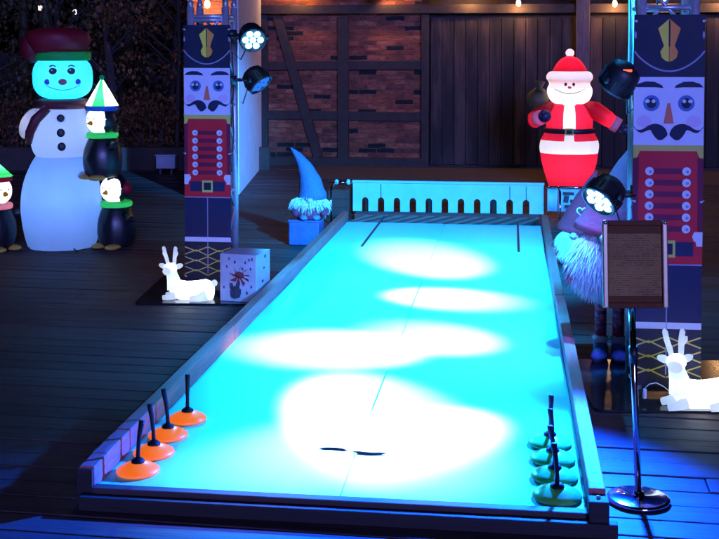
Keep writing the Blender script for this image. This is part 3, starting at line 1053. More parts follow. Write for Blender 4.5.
# ---------------------------------------------------------------- spotlights
def par(label, pos, aim, hook, flood, beam, ang_b, blend, fa=None, fang=75, spill=60, led='led'):
    pos, aim, hook = Vector(pos), Vector(aim), Vector(hook)
    t = thing('stage_spotlight', label, 'spotlight', pos, 0, 'stage spotlights on the trusses')
    q = (aim - pos).to_track_quat('-Z', 'Y').to_matrix()
    b = MB()
    b.lathe([(.01, .085), (.05, .083), (.074, .066), (.083, .03), (.085, -.03), (.088, -.034), (.088, -.048), (.079, -.050), (.078, -.036), (.005, -.036)], 30, rot=q)
    for k in range(16):
        a = 2 * PI * k / 16
        b.box(q @ Vector((.0855 * math.cos(a), .0855 * math.sin(a), .0)), (.010, .004, .05), q @ Matrix.Rotation(a, 3, 'Z'))
    b.build('housing', M['black'], t)
    b = MB()
    for k in range(7):
        r_ = 0 if k == 0 else .049
        c = q @ Vector((r_ * math.cos(k * PI / 3), r_ * math.sin(k * PI / 3), -.045))
        b.lathe([(.002, -.006), (.014, -.004), (.0215, .003), (.0215, .007)], 14, c, q)
    b.build('lens', M[led], t)
    b = MB()
    side = (q @ Vector((1, 0, 0)))
    h = (hook - pos)
    h2 = h * .62
    for s_ in (-1, 1):
        b.tube([side * .096 * s_, side * .096 * s_ + h2 * .7, h2], .006, 6)
        b.lathe([(.002, -.012), (.016, -.012), (.016, .012), (.002, .012)], 12, side * .096 * s_, side.to_track_quat('Z', 'Y').to_matrix())
    b.build('yoke', M['black'], t)
    b = MB()
    b.lathe([(.018, -.03), (.034, -.03), (.034, .03), (.018, .03)], 16, h)
    b.tube([h2, h], .012, 8)
    b.build('clamp', M['black'], t)
    b = MB()
    back = q @ Vector((0, 0, .08))
    b.tube([back, back + Vector((0, .05, -.06)), h * .6 + Vector((0, .06, -.16)), h + Vector((0, .03, -.12)), h + Vector((.01, .03, -.35)), h + Vector((-.008, .03, -.62))], .0045, 7)
    b.build('cable', M['black'], t)
    lp = q @ Vector((0, 0, -.075))
    if flood:
        lamp('SPOT', 'field', lp, FLOOD, flood, t, .05, lp + ((Vector(fa) if fa else aim) - pos), fang, 1.0)
    if spill:
        lamp('SPOT', 'spill', lp, SPILL, spill, t, .05, lp + (aim - pos), 84, .9)
    if beam:
        lamp('SPOT', 'beam', lp, BEAM, beam, t, .045, lp + (aim - pos), ang_b, blend)
    return t


FLOOD = (0.006, 0.34, 1.0)
BEAM = (1.0, 0.66, 0.75)
SPILL = (0.06, 0.12, 1.0)
pL1 = dep(252, 37, 7.62)
pL2 = dep(257, 80, 7.72)
pR1 = dep(619, 80, 5.35)
pR2 = dep(604, 195, 5.25)
hL = lambda z: Vector((-.853, 7.85 - .1, z))
hR = lambda z: Vector((1.29, 5.36, z))
par('lit black spotlight high on the truss by the pier with its lens toward the viewer', pL1, lane(-.56, 4.82, .05), hL(pL1.z + .02), 1700, 4200, 15.5, .8, lane(-.4, 4.9, .05), 46, 0)
par('black spotlight seen from the side, lower of the two on the truss by the pier', pL2, lane(-.42, 7.15, .05), hL(pL2.z), 1300, 2300, 23, .9, lane(-.6, 7.4, .05), 82, 0, 'led_dim')
par('black spotlight seen from behind beside the Santa, upper visible one on the nearer truss', pR1, lane(-.38, 6.12, .05), hR(pR1.z), 1100, 1300, 26, .9, lane(-.5, 6.4, .05), 54, 260)
pr2 = par('lit black spotlight low on the nearer truss above the notice stand', pR2, lane(-.42, 4.56, .05), hR(pR2.z), 350, 1500, 36, .9, lane(-.5, 4.7, .05), 68, 30)
par('added unseen spotlight at the top of the nearer truss pointing down the lane', (1.20, 5.36, 2.12), lane(-.58, 8.4, .05), (1.30, 5.36, 2.06), 7500, 8500, 16, .9, lane(-.6, 9.3, .1), 54, 30)  # added out of view to make the far pool of light
par('added unseen spotlight at the top of the nearer truss pointing at the middle of the lane', (1.43, 5.66, 2.16), lane(-.86, 5.85, .05), (1.43, 5.58, 2.08), 1700, 4600, 21, .9, lane(-.4, 5.8, .05), 68, 0)  # added out of view for a pool of light at mid-lane
par('added unseen spotlight at the top of the nearer truss turned toward the white pier flank', (1.20, 5.60, 2.10), (-1.33, 13.2, 1.15), (1.30, 5.60, 2.04), 0, 0, 16, .8, None, 60, 0)  # added out of view, its blue beam brightens the plaster flank
tgt = Vector((.12, 3.45, 0)) - pR2
lamp('SPOT', 'blue_spill', tgt.normalized() * .08, (.002, .065, 1.0), 5000, pr2, .05, tgt.normalized() * .08 + tgt, 92, .9)
pf = [o for o in COL.objects if o.name.startswith('stage_spotlight')][-1]
lamp('SPOT', 'blue_beam', (-.03, .07, -.01), (.05, .28, 1.0), 12000, pf, .05, (-2.53, 6.9, -1.35), 17, .9)
b = MB(); b.box((.02, -.082, .045), (.04, .006, .011)); b.build('reflection_strip', M['red_reflection'], [o for o in COL.objects if o.name.startswith('stage_spotlight')][2])  # red reflection on the housing put in as a small glowing strip


# ------------------------------------------------------------- notice stand
st = thing('notice_stand', 'chrome pole notice stand with a dark framed notice on a round base', 'notice stand', (.985, 4.03, 0), 0)
b = MB()
b.lathe([(.10, 0), (.109, .002), (.110, .012), (.107, .0165), (.10, .018), (.024, .0215), (.020, .026), (.017, .036), (.002, .037)], 48)
b.build('base', M['chrome'], st)
pt = Vector((-.030, 0, .69))
b = MB(); b.tube([(0, 0, .025), pt * .5, pt], .0115, 18); b.build('pole', M['chrome'], st)
b = MB(); b.tube([pt * .72, pt * .80], .0155, 16); b.build('collar', M['black'], st)
fw, fh = .227, .305
q = Matrix.Rotation(R(-6), 3, 'X')
cz = pt + Vector((.008, .0, .155))
rim = .019
for (c_, s_) in (((-fw / 2 + rim / 2, 0), (rim, fh)), ((fw / 2 - rim / 2, 0), (rim, fh))):
    b = MB()
    b.box(cz + q @ Vector((c_[0], -.006, c_[1])), (s_[0], .018, s_[1]), q)
    fo = b.build('frame_side', M['frame_metal'], st, bevel=.004)
for s_ in (-1, 1):
    b = MB()
    b.box(cz + q @ Vector((0, -.0055, s_ * (fh / 2 - rim / 2))), (fw - 2 * rim - .001, .016, rim), q)
    b.build('frame_rail', M['frame_dark'], st, bevel=.003)
b = MB()
b.box(cz + q @ Vector((0, .003, 0)), (fw - .01, .008, fh - .01), q)
b.build('backing', M['frame_dark'], st)
b = MB(); b.box((0, 0, 0), (fw - 2 * rim - .004, .002, fh - 2 * rim - .002))
b.build('notice_sheet', M['notice'], st, loc=cz + q @ Vector((0, -.003, 0)), rot=(R(-6), 0, 0))
b = MB(); b.box(cz + q @ Vector((0, -.0046, fh / 2 - rim - .014)), (fw - 2 * rim - .004, .001, .026), q)
b.build('header_bar', M['frame_dark'], st)
b = MB(); b.box(cz + q @ Vector((0, -.0046, -fh / 2 + rim + .012)), (fw - 2 * rim - .004, .001, .022), q)
b.build('footer_bar', M['frame_dark'], st)
for sx in (-1, 1):
    b = MB(); b.ell(cz + q @ Vector((sx * (fw / 2 - .009), -.017, fh / 2 - .009)), (.006, .004, .006), 12, 8); b.build('corner_cap', M['chrome'], fo)


# ----------------------------------------------------------------- reindeer
def deer(label, loc, rz, k):
    t = thing('lit_reindeer', label, 'reindeer', loc, rz, 'lit reindeer figures')
    b = MB()
    # lying body: a smooth loft along x (head end at -x)
    path = [(.155, .055, .085, .050), (.145, .055, .085, .064), (.11, .060, .078, .075), (.05, .058, .070, .068), (-.01, .056, .066, .064), (-.06, .060, .066, .068), (-.10, .075, .066, .062), (-.125, .10, .058, .050)]
    rr = []
    for x, zc, ry, rz_ in path:
        rr.append([Vector((x * 1.0, ry * .72 * math.cos(2 * PI * i / 20), zc + max(-zc + .004, rz_ * 1.0 * math.sin(2 * PI * i / 20)))) for i in range(20)])
    b.rings(rr)
    # neck + head
    b.tube([(-.095, 0, .07), (-.105, 0, .13), (-.115, 0, .165), (-.118, 0, .19)], [.052, .042, .036, .034], 18)
    b.ell((-.122, -.01, .205), (.043, .044, .036), 18, 12)
    b.ell((-.138, -.042, .192), (.028, .040, .025), 16, 10, rot=Matrix.Rotation(.2, 3, 'Z'))
    for s_ in (-1, 1):
        b.ell((-.122 + s_ * .050, .004, .216), (.032, .012, .017), 12, 8, rot=Matrix.Rotation(-s_ * .35, 3, 'Y'))
        # folded legs
        b.tube([(-.085, s_ * .038, .035), (-.135, s_ * .045, .022), (-.165, s_ * .043, .018)], [.026, .019, .016], 10)
        b.tube([(.12, s_ * .05, .04), (.06, s_ * .062, .022), (.015, s_ * .060, .016)], [.036, .022, .016], 10)
    b.ell((.165, 0, .11), (.02, .017, .022), 10, 8)
    body = b.build('body', M['acrylic'], t)
    for s_, lean in ((-1, -.030), (1, .004)):
        b = MB()
        x = -.118 + s_ * .020
        b.tube([(x, 0, .225), (x + lean * .3, 0, .26), (x + lean * .75, .004, .30), (x + lean * 1.1 + .003, .004, .335), (x + lean * 1.15, .004, .345)], [.011, .0125, .0125, .012, .006], 10)
        b.tube([(x + lean * .5, 0, .275), (x + lean * .5 + (.016 if s_ > 0 else -.012), -.006, .300), (x + lean * .5 + (.018 if s_ > 0 else -.014), -.008, .315)], [.010, .010, .006], 8)
        b.build('antler', M['acrylic'], t)
    for p_, e_ in (((.09, 0, .075), .7), ((-.02, 0, .07), .7), ((-.105, 0, .12), .5), ((-.122, -.01, .205), .4)):
        lamp('POINT', 'led_chain', p_, (.86, .94, 1), e_, t, .01)
    t.scale = (k, k, k)
    return t


deer('glowing white reindeer lying on the nearer plate beside the notice stand', (1.515, 5.06, .012), R(4), 1.02)
deer('glowing white reindeer lying beside the printed gift box', (-1.075, 7.27, .012), R(-4), .97)
b = MB()
g0 = Vector((1.275, 5.12, .012))
b.tube([g0 + Vector(p) for p in ((.0, 0, .07), (.02, 0, .088), (.05, 0, .094), (.085, .01, .075), (.115, .02, .05))], .0022, 6)
pc = tag(b.build('power_cable', M['white_cable']), 'thin white cable with a plug arching to the nearer reindeer', 'cable')
b = MB(); b.box(g0 + Vector((0, 0, .045)), (.014, .014, .045)); b.build('plug', M['white_cable'], pc, bevel=.003)

# ------------------------------------------------------------------ gift box
gx = thing('gift_box', 'pale printed gift box with a red and black drawing standing on the black plate', 'box', (-.725, 7.31, .012), R(-17))
BW, BD, BH = .245, .235, .30
b = MB(); b.box((0, 0, BH / 2), (BW, BD, BH)); b.build('carton', M['card'], gx, bevel=.004)
b = MB()
y_ = -BD / 2 - .0012


def blob(mb, u, v, ru, rv, n=11, y=y_, jit=.35):
    mb.flat([(u + ru * math.cos(2 * PI * k / n) * random.uniform(1 - jit, 1), v + rv * math.sin(2 * PI * k / n) * random.uniform(1 - jit, 1)) for k in range(n)], y)


for a in range(9):
    an = a * .72
    b.flat([(0.005, .165), (.01 + .075 * math.cos(an), .165 + .07 * math.sin(an)), (.02 + .05 * math.cos(an + .3), .16 + .05 * math.sin(an + .3))], y_)
blob(b, .005, .17, .045, .028)
b.build('red_drawing', M['card_red'], gx)
b = MB()
y2 = y_ - .001
blob(b, -.02, .055, .05, .05, y=y2); blob(b, -.045, .10, .016, .028, y=y2); blob(b, .0, .105, .018, .03, y=y2)
b.build('dark_drawing', M['card_dark'], gx)
for (u, v) in ((-.075, .22), (-.06, .27), (.05, .25), (.085, .21), (.09, .10), (-.095, .09), (.06, .06), (.03, .21), (-.02, .25), (.095, .272), (.075, .268)):
    b = MB(); blob(b, u, v, .007, .013, 7, y2); b.build('printed_mark', M['card_dark'], gx)
for (v, w) in ((.27, .02), (.20, .012), (.12, .016)):
    b = MB(); b.box((BW / 2 + .001, -.05 + v * .3, v), (.0012, .03, w)); b.build('side_print', M['card_dark'], gx)


# -------------------------------------------------------------------- gnomes
def fur(mb, c, r, n, length, droop=.5, zmin=-1, zmax=1, rnd=random):
    c = Vector(c)
    for _ in range(n):
        d = Vector((rnd.gauss(0, 1), rnd.gauss(0, 1), rnd.gauss(0, 1))).normalized()
        if not zmin < d.z < zmax:
            continue
        p = c + Vector((d.x * r[0], d.y * r[1], d.z * r[2])) * .96
        t = (d * .7 + Vector((rnd.uniform(-.3, .3), rnd.uniform(-.3, .3), -droop))).normalized()
        w = t.cross(Vector((rnd.gauss(0, 1), rnd.gauss(0, 1), rnd.gauss(0, 1)))).normalized() * length * .042
        l_ = length * rnd.uniform(.6, 1.2)
        m1 = p + t * l_ * .5 + Vector((0, 0, .02 * l_))
        vs = [mb.b.verts.new(v) for v in (p - w, p + w, m1 + w * .7, p + t * l_ + Vector((0, 0, -droop * l_ * .3)), m1 - w * .7)]
        mb._f(vs)


def cone_hat(mb, base, tip, bend, r, n=22, k=12):
    base, tip, bend = Vector(base), Vector(tip), Vector(bend)
    pts, rad = [], []
    for i in range(k + 1):
        t = i / k
        p = base * (1 - t) ** 2 + bend * 2 * t * (1 - t) + tip * t * t
        pts.append(p)
        rad.append(r * (1 - t) ** .9 * (1 + .045 * math.sin(i * 2.1)) + .006)
    mb.tube(pts, rad, n)


# blue gnome on its crate
cr = thing('storage_crate', 'blue box under the grey hatted gnome beside the lane', 'crate', (-.435, 9.46, 0), R(-8))
b = MB(); b.box((0, 0, .095), (.25, .24, .19)); b.build('body', M['crate_blue'], cr, bevel=.01)
b = MB(); b.box((0, 0, .197), (.262, .252, .016)); b.build('lid', M['crate_blue'], cr, bevel=.005)
g = thing('garden_gnome', 'gnome with a tall bent grey hat and white beard on the blue box', 'gnome', (-.405, 9.44, .205), face_cam(-.36, 9.4))
b = MB(); b.lathe([(.02, 0), (.105, .0), (.125, .03), (.12, .08), (.09, .13), (.05, .16), (.01, .165)], 26); b.build('body', M['felt_wine'], g)
b = MB(); b.ell((0, -.045, .135), (.10, .07, .065), fn=lambda p: 1 + .12 * mnoise.noise(p * 30)); fur(b, (0, -.045, .135), (.10, .07, .06), 900, .06, .6)
for s_ in (-1, 1):
    b.ell((s_ * .095, -.01, .125), (.05, .05, .055)); fur(b, (s_ * .095, -.01, .125), (.05, .05, .055), 500, .055, .9)
b.build('beard', M['fur'], g)
b = MB(); cone_hat(b, (.02, 0, .165), (-.155, -.02, .585), (.01, 0, .42), .115); b.build('hat', M['felt_grey'], g)
b = MB(); b.ell((0, -.125, .165), (.026, .024, .022), 14, 10); b.build('nose', M['gnome_nose'], g)
for s_ in (-1, 1):
    b = MB(); b.ell((s_ * .05, -.095, .022), (.034, .05, .024), 14, 10); b.build('boot', M['felt_blue'], g)
for s_ in (-1, 1):
    b = MB(); b.tube([(s_ * .10, -.01, .11), (s_ * .13, -.06, .07), (s_ * .10, -.11, .05)], [.030, .027, .024], 12); b.build('arm', M['felt_wine'], g)

# plum gnome with the heart, beside the lane
g = thing('garden_gnome', 'smaller plum hatted gnome with a heart on its hat beside the lane', 'gnome', (1.60, 8.55, 0), face_cam(1.2, 8.5))
b = MB(); b.lathe([(.02, 0), (.11, .0), (.13, .04), (.125, .13), (.10, .20), (.05, .26), (.01, .27)], 26); b.build('body', M['felt_wine'], g)
b = MB(); b.ell((-.03, -.065, .155), (.11, .075, .115), fn=lambda p: 1 + .1 * mnoise.noise(p * 28)); fur(b, (-.03, -.065, .155), (.11, .075, .115), 3500, .045, .8); b.build('beard', M['fur'], g)
b = MB(); cone_hat(b, (.0, 0, .24), (.155, .0, .70), (.045, 0, .45), .135); b.build('hat', M['felt_plum'], g)
b = MB(); b.ell((-.02, -.155, .235), (.026, .024, .022), 14, 10); b.build('nose', M['gnome_nose'], g)
b = MB()
hp = [(16 * math.sin(t) ** 3, 13 * math.cos(t) - 5 * math.cos(2 * t) - 2 * math.cos(3 * t) - math.cos(4 * t)) for t in [2 * PI * i / 24 for i in range(25)]]
hq = Matrix.Rotation(R(-14), 3, 'X')
b.tube([Vector((.045, -.088, .40)) + hq @ Vector((x * .0024, -.006, z * .0024)) for x, z in hp], .005, 6)
b.build('heart', M['fur'], g)
for s_ in (-1, 1):
    b = MB(); b.ell((s_ * .055, -.11, .028), (.042, .065, .03), 14, 10); b.build('boot', M['felt_blue'], g)
for s_ in (-1, 1):
    b = MB(); b.tube([(s_ * .10, -.0, .20), (s_ * .145, -.05, .14), (s_ * .12, -.10, .09)], [.034, .032, .028], 12); b.build('arm', M['felt_plum'], g)

# tall gnome behind the notice
g = thing('garden_gnome', 'tall purple hatted gnome with striped legs standing behind the notice stand', 'gnome', (1.275, 5.86, .0), face_cam(1.2, 5.8))
for s_ in (-1, 1):
    b = MB()
    b.mi = 0
    for i in range(9):
        b.mi = i % 2
        z = .10 + i * .033
        b.lathe([(.029, z), (.030, z + .016), (.029, z + .033)], 16, (s_ * .044, 0, 0))
    b.build('leg', [M['felt_wine'], M['felt_plum']], g)
    b = MB(); b.ell((s_ * .044, 0, .118), (.041, .041, .026), 16, 10); fur(b, (s_ * .044, 0, .118), (.041, .041, .026), 260, .018, .2); b.build('cuff', M['fur'], g)
    b = MB(); b.lathe([(.030, .105), (.036, .08), (.037, .03), (.034, .002)], 16, (s_ * .044, 0, 0)); b.ell((s_ * .048, -.035, .038), (.044, .075, .038), 18, 12, rot=Matrix.Rotation(s_ * .25, 3, 'Z')); b.build('boot', M['felt_blue'], g)
b = MB(); b.lathe([(.03, .37), (.13, .375), (.155, .43), (.15, .55), (.12, .66), (.06, .73), (.01, .74)], 28); b.build('body', M['felt_wine'], g)
b = MB(); b.ell((-.02, -.075, .53), (.185, .10, .17), fn=lambda p: 1 + .1 * mnoise.noise(p * 20)); fur(b, (-.02, -.075, .53), (.185, .10, .17), 6000, .055, .8); b.build('beard', M['fur'], g)
b = MB(); cone_hat(b, (-.0, 0, .655), (.10, .02, 1.10), (.04, 0, .86), .185, 26); b.build('hat', M['felt_plum'], g)
b = MB(); b.ell((-.02, -.19, .66), (.034, .03, .028), 14, 10); b.build('nose', M['gnome_nose'], g)
for s_ in (-1, 1):
    b = MB(); b.tube([(s_ * .13, 0, .60), (s_ * .20, -.04, .50), (s_ * .18, -.10, .42)], [.045, .042, .036], 12); b.build('arm', M['felt_plum'], g)

# ------------------------------------------------------- goal end side screens
def at_l(u, v): return lane(u, v, 0)


s1 = thing('barrier_rail', 'thin metal rail on a post at the gnome end of the goal board', 'rail', at_l(-1.56, 10.7), -TH, 'rails beside the goal board')
b = MB(); b.tube([(-.14, 0, .345), (.08, 0, .345)], .012, 10); b.build('top_bar', M['chrome'], s1)
b = MB(); b.tube([(-.06, -.35, 0), (-.06, -.35, .34)], .010, 10); b.tube([(-.06, -.35, .335), (-.06, 0, .345)], .008, 8); b.build('post', M['chrome'], s1)
b = MB(); b.ell((-.06, 0, .348), (.022, .022, .026), 12, 8); b.ell((.05, 0, .348), (.022, .022, .028), 12, 8); b.build('clamp', M['board'], s1)
s2 = thing('barrier_rail', 'thin metal rail and post carrying a pale cloth below the Santa', 'rail', at_l(.33, 10.72), -TH, 'rails beside the goal board')
b = MB(); b.tube([(-.01, 0, .325), (.46, 0, .325)], .012, 10); b.build('top_bar', M['chrome'], s2)
b = MB(); b.tube([(.10, -.34, 0), (.10, -.34, .33)], .010, 10); b.tube([(.10, -.34, .325), (.10, 0, .325)], .008, 8); b.build('post', M['chrome'], s2)
b = MB()
rr = []
for i in range(25):
    x = .44 * i / 24
    yy = .02 + .012 * math.sin(i * .9)
    rr.append([Vector((x, yy - .004, .31)), Vector((x, yy - .004 + .01 * math.sin(i * .5), .10)), Vector((x, yy + .004 + .01 * math.sin(i * .5), .10)), Vector((x, yy + .004, .31))])
b.rings(rr)
cl = b.build('cloth', M['board'], s2)
b = MB()
for (x, z, w, h_) in ((.19, .27, .10, .025), (.17, .22, .045, .06), (.24, .20, .07, .03), (.20, .15, .09, .03), (.28, .24, .03, .05)):
    b.box((x, -.002, z), (w, .01, h_), Matrix.Rotation(random.uniform(-.4, .4), 3, 'Y'))
b.build('dark_motif', M['seam_dark'], cl)
cb = thing('dark_crate', 'dark brown wooden crate beside the gnome end of the goal board', 'crate', at_l(-1.62, 10.95), -TH)
b = MB(); b.box((0, 0, .13), (.20, .30, .26)); b.build('body', M['crate_brown'], cb, bevel=.005)
b = MB()
for z in (.05, .13, .21):
    b.box((0, -.156, z), (.19, .012, .065))
b.build('slat', M['crate_brown'], cb)


# --------------------------------------------------------------- inflatables
def seams(n, d=.03):
    return lambda a, z: 1 - d * abs(math.cos(n * a / 2)) ** 14


def smooth_prof(pts, k=6):
    """Catmull-Rom through (r, z) points"""
    out = []
    P = [pts[0]] + list(pts) + [pts[-1]]
    for i in range(1, len(P) - 2):
        for j in range(k):
            t = j / k
            q = []
            for c in (0, 1):
                a, b_, c_, d = P[i - 1][c], P[i][c], P[i + 1][c], P[i + 2][c]
                q.append(.5 * (2 * b_ + (c_ - a) * t + (2 * a - 5 * b_ + 4 * c_ - d) * t * t + (3 * b_ - a - 3 * c_ + d) * t ** 3))
            out.append((max(.003, q[0]), q[1]))
    out.append(pts[-1])
    return out


# snowman ----------------------------------------------------------------
SX, SY = -2.40, 9.30
sn = thing('inflatable_snowman', 'tall glowing inflatable snowman with a maroon hat and three black buttons', 'snowman', (SX, SY, 0), face_cam(SX, SY))
PXS = SY / FPX
b = MB()
b.lathe(smooth_prof([(.24, 0.0), (.27, .02), (.305, .16), (.322, .34), (.30, .52), (.245, .66), (.20, .735)]), 48, sy=.9, fn=seams(8, .035))
b.build('belly', M['nylon_white'], sn)
b = MB()
b.lathe(smooth_prof([(.195, .735), (.225, .79), (.245, .90), (.235, 1.02), (.19, 1.11), (.15, 1.14)]), 48, sy=.9, fn=seams(8, .03))
b.build('chest', M['nylon_white'], sn)
b = MB()
b.ell((.02, 0, 1.365), (.236, .215, .178), 40, 24, e=.72)
hd = b.build('head', M['nylon_white'], sn)
b = MB(); b.lathe(smooth_prof([(.15, 1.115), (.20, 1.12), (.218, 1.15), (.20, 1.185), (.16, 1.195)], 4), 36, (.015, 0, 0), fn=lambda a, z: 1 + .03 * math.sin(a * 7)); b.build('scarf', M['nylon_plaid'], sn)
b = MB(); b.tube([(-.10, -.20, 1.13), (-.19, -.20, 1.04), (-.235, -.17, .94), (-.25, -.15, .85)], [.035, .04, .036, .028], 12); b.build('scarf_tail', M['nylon_plaid'], sn)
b = MB(); b.lathe(smooth_prof([(.19, 1.50), (.218, 1.505), (.226, 1.535), (.214, 1.568), (.18, 1.572)], 4), 36, (.02, 0, 0)); b.build('hat_band', M['nylon_green'], sn)
b = MB()
b.lathe(smooth_prof([(.19, 1.565), (.215, 1.60), (.23, 1.66), (.215, 1.72), (.15, 1.755), (.02, 1.765)]), 36, (-.02, 0, 0), sx=1.1, fn=lambda a, z: 1 + .02 * math.sin(a * 5 + z * 20))
b.ell((-.22, -.02, 1.60), (.09, .10, .12))
b.build('hat', M['nylon_maroon'], sn)


def on_front(x, z, cx, cz, rx, ry, rz, e, off):
    """point on a superellipsoid's front (-y) side"""
    k = 1 - abs((x - cx) / rx) ** (2 / e) - abs((z - cz) / rz) ** (2 / e)
    return Vector((x, -ry * max(.02, k) ** (e / 2) - off, z))


hs = (.02, 1.365, .236, .215, .178, .72)
for x, sg in ((-.055, -1), (.085, 1)):
    p = on_front(x, 1.42, *hs, .001)
    b = MB(); b.ell(p, (.030, .008, .026), 16, 10); ey = b.build('eye', M['ink'], hd)
    b = MB(); b.ell(p + Vector((-.008, -.007, .008)), (.007, .004, .007), 10, 6); b.build('glint', M['print_white'], ey)
    b = MB(); b.tube([on_front(x + sg * dx, 1.452 + dz, *hs, .003) for dx, dz in ((-.022, .004), (0, .014), (.026, .004))], .005, 6); b.build('brow', M['ink'], hd)
for x in (-.10, .135):
    b = MB(); b.ell(on_front(x, 1.335, *hs, .0), (.022, .006, .022), 14, 8); b.build('cheek', M['cheek_blue'], hd)
b = MB(); b.ell(on_front(.018, 1.335, *hs, .012), (.033, .03, .024), 16, 10); b.build('nose', M['nylon_pink'], hd)
b = MB(); b.tube([on_front(.02 + .13 * t, 1.27 + .04 * t * t, *hs, .003) for t in [-1 + .1 * i for i in range(21)]], .003, 6); b.build('smile', M['smile'], hd)
for x, z, yb in ((.00, 1.045, .185), (.0, .935, .215), (.005, .825, .205)):
    b = MB(); b.ell((x, -yb - .01, z), (.032, .014, .034), 16, 10); b.build('button', M['ink'], sn)
b = MB(); b.ell((-.235, -.03, 1.0), (.075, .085, .13), 24, 14, rot=Matrix.Rotation(.45, 3, 'Y')); b.build('arm', M['nylon_white'], sn)
b = MB(); b.ell((.245, -.03, .98), (.075, .085, .12), 24, 14, rot=Matrix.Rotation(-.45, 3, 'Y')); b.build('arm', M['nylon_white'], sn)
b = MB()
for a in (20, 110, 200, 290):
    b.tube([(.26 * math.cos(R(a)), .24 * math.sin(R(a)), .015), (.34 * math.cos(R(a)), .32 * math.sin(R(a)), .003)], .006, 6)
b.build('tether', M['black'], sn)
lamp('POINT', 'belly_lamp', (.0, .0, .42), (.11, .35, 1.0), 5.8, sn, .06)
lamp('POINT', 'chest_lamp', (.0, .03, .93), (.30, .50, 1.0), 3.6, sn, .05)
lamp('POINT', 'head_lamp', (.02, .02, 1.36), (.0, .55, 1.0), 7.5, sn, .05)
lamp('POINT', 'hat_lamp', (-.02, 0, 1.64), (1, .5, .5), .18, sn, .04)
lamp('POINT', 'arm_lamp', (-.235, -.03, 1.0), (.85, .85, 1.0), .35, sn, .02)
lamp('POINT', 'arm_lamp', (.245, -.03, .98), (.6, .7, 1.0), .2, sn, .02)


# penguins ---------------------------------------------------------------
def penguin(label, x, y, z, turn, kind):
    """body 0..0.33 high, face above; local -y front"""
    t = thing('inflatable_penguin', label, 'penguin', (x, y, z), face_cam(x, y) + turn, 'inflatable penguins round the snowman')
    b = MB()
    b.lathe(smooth_prof([(.10, .015), (.135, .03), (.155, .12), (.150, .22), (.118, .31), (.10, .335)]), 32, fn=seams(8, .03)); b.build('body', M['nylon_black'], t)
    b = MB(); b.ell((0, -.045, .17), (.105, .115, .125), 24, 16); b.build('chest_patch', M['nylon_black'], t)
    for s_ in (-1, 1):
        b = MB()
        up = .03 if kind != 'e' else -.01
        b.tube([(s_ * .125, -.03, .27), (s_ * .20, -.06, .255 + up), (s_ * .265, -.085, .26 + up)], [.036, .03, .012], 12)
        b.build('wing', M['nylon_black'], t)
        b = MB(); b.ell((s_ * .07, -.12, .022), (.05, .085, .024), 16, 10); b.build('foot', M['yellow'], t)
    sc_ = {'c': 'nylon_green', 'e': 'nylon_green', 'h': 'nylon_pink'}[kind]
    b = MB(); b.lathe(smooth_prof([(.09, .325), (.122, .33), (.128, .352), (.118, .372), (.08, .375)], 3), 28); b.build('scarf', M[sc_], t)
    # head: white face in front, black hood behind
    b = MB(); b.ell((0, -.012, .47), (.112, .108, .108), 72, 48, e=.9)
    for f in b.b.faces:
        c = f.calc_center_median()
        dx, dz = c.x, c.z - .47
        lobe = min(math.hypot((dx - .042) / .062, (dz - .005) / .085), math.hypot((dx + .042) / .062, (dz - .005) / .085), math.hypot(dx / .085, (dz + .055) / .055))
        f.material_index = 0 if (c.y < -.01 and lobe < 1) else 1
    hd = b.build('head', [M['nylon_white'], M['nylon_black']], t)
    for s_ in (-1, 1):
        b = MB(); b.ell((s_ * .036, -.117, .487), (.006, .004, .010), 12, 8); b.build('eye', M['ink'], hd)
    b = MB(); b.lathe([(.022, 0), (.014, .025), (.002, .05)], 14, (0, -.113, .452), Matrix.Rotation(R(95), 3, 'X')); b.build('beak', M['nylon_yellow'], hd)
    if kind == 'e':
        for s_ in (-1, 1):
            b = MB(); b.ell((s_ * .115, 0, .48), (.032, .045, .045), 16, 10); b.build('earmuff', M['nylon_red'], hd)
        b = MB(); b.tube([(.118 * math.cos(PI * i / 10), 0, .48 + .112 * math.sin(PI * i / 10)) for i in range(11)], .010, 8); b.build('earmuff_band', M['nylon_black'], hd)
    else:
        top = .80 if kind == 'c' else .70
        b = MB(); b.lathe(smooth_prof([(.112, .545), (.124, .55), (.126, .572), (.118, .592), (.10, .595)], 3), 28, (0, 0, 0)); b.build('hat_band', M['nylon_blue' if kind == 'c' else 'nylon_red'], hd)
        b = MB()
        b.lathe([(.122 * (1 - q) + .010, .585 + (top - .585) * q) for q in (0, .2, .4, .6, .8, 1)], 32)
        for f in b.b.faces:
            c = f.calc_center_median()
            f.material_index = 1 if (kind == 'h' or int((math.atan2(c.y, c.x) + PI + .5) / (PI / 4)) % 3 == 0) else 0
        b.build('hat', [M['nylon_white'], M['nylon_green']], hd)
        b = MB(); b.ell((0, 0, top + .01), (.022, .022, .022), 12, 8); b.build('pompom', M['nylon_green'], hd)
        lamp('POINT', 'hat_lamp', (0, 0, .64), (.80, 1, .98), 2.2, hd, .02)
    lamp('POINT', 'face_lamp', (0, -.02, .46), (.85, .97, 1.0), 4, hd, .03)
    lamp('POINT', 'scarf_lamp', (0, 0, .35), (.8, 1, .9), 1.0, hd, .02)
    return t


penguin('black penguin with a green and white cone hat perched high against the snowman', -2.055, 9.25, .555, R(-48), 'c')
penguin('black penguin with earmuffs standing low beside the snowman below the perched one', -1.955, 9.28, 0, R(-42), 'e')
penguin('black penguin with a red and green hat and pink scarf, alone on its side', -2.88, 9.15, 0, R(35), 'h')

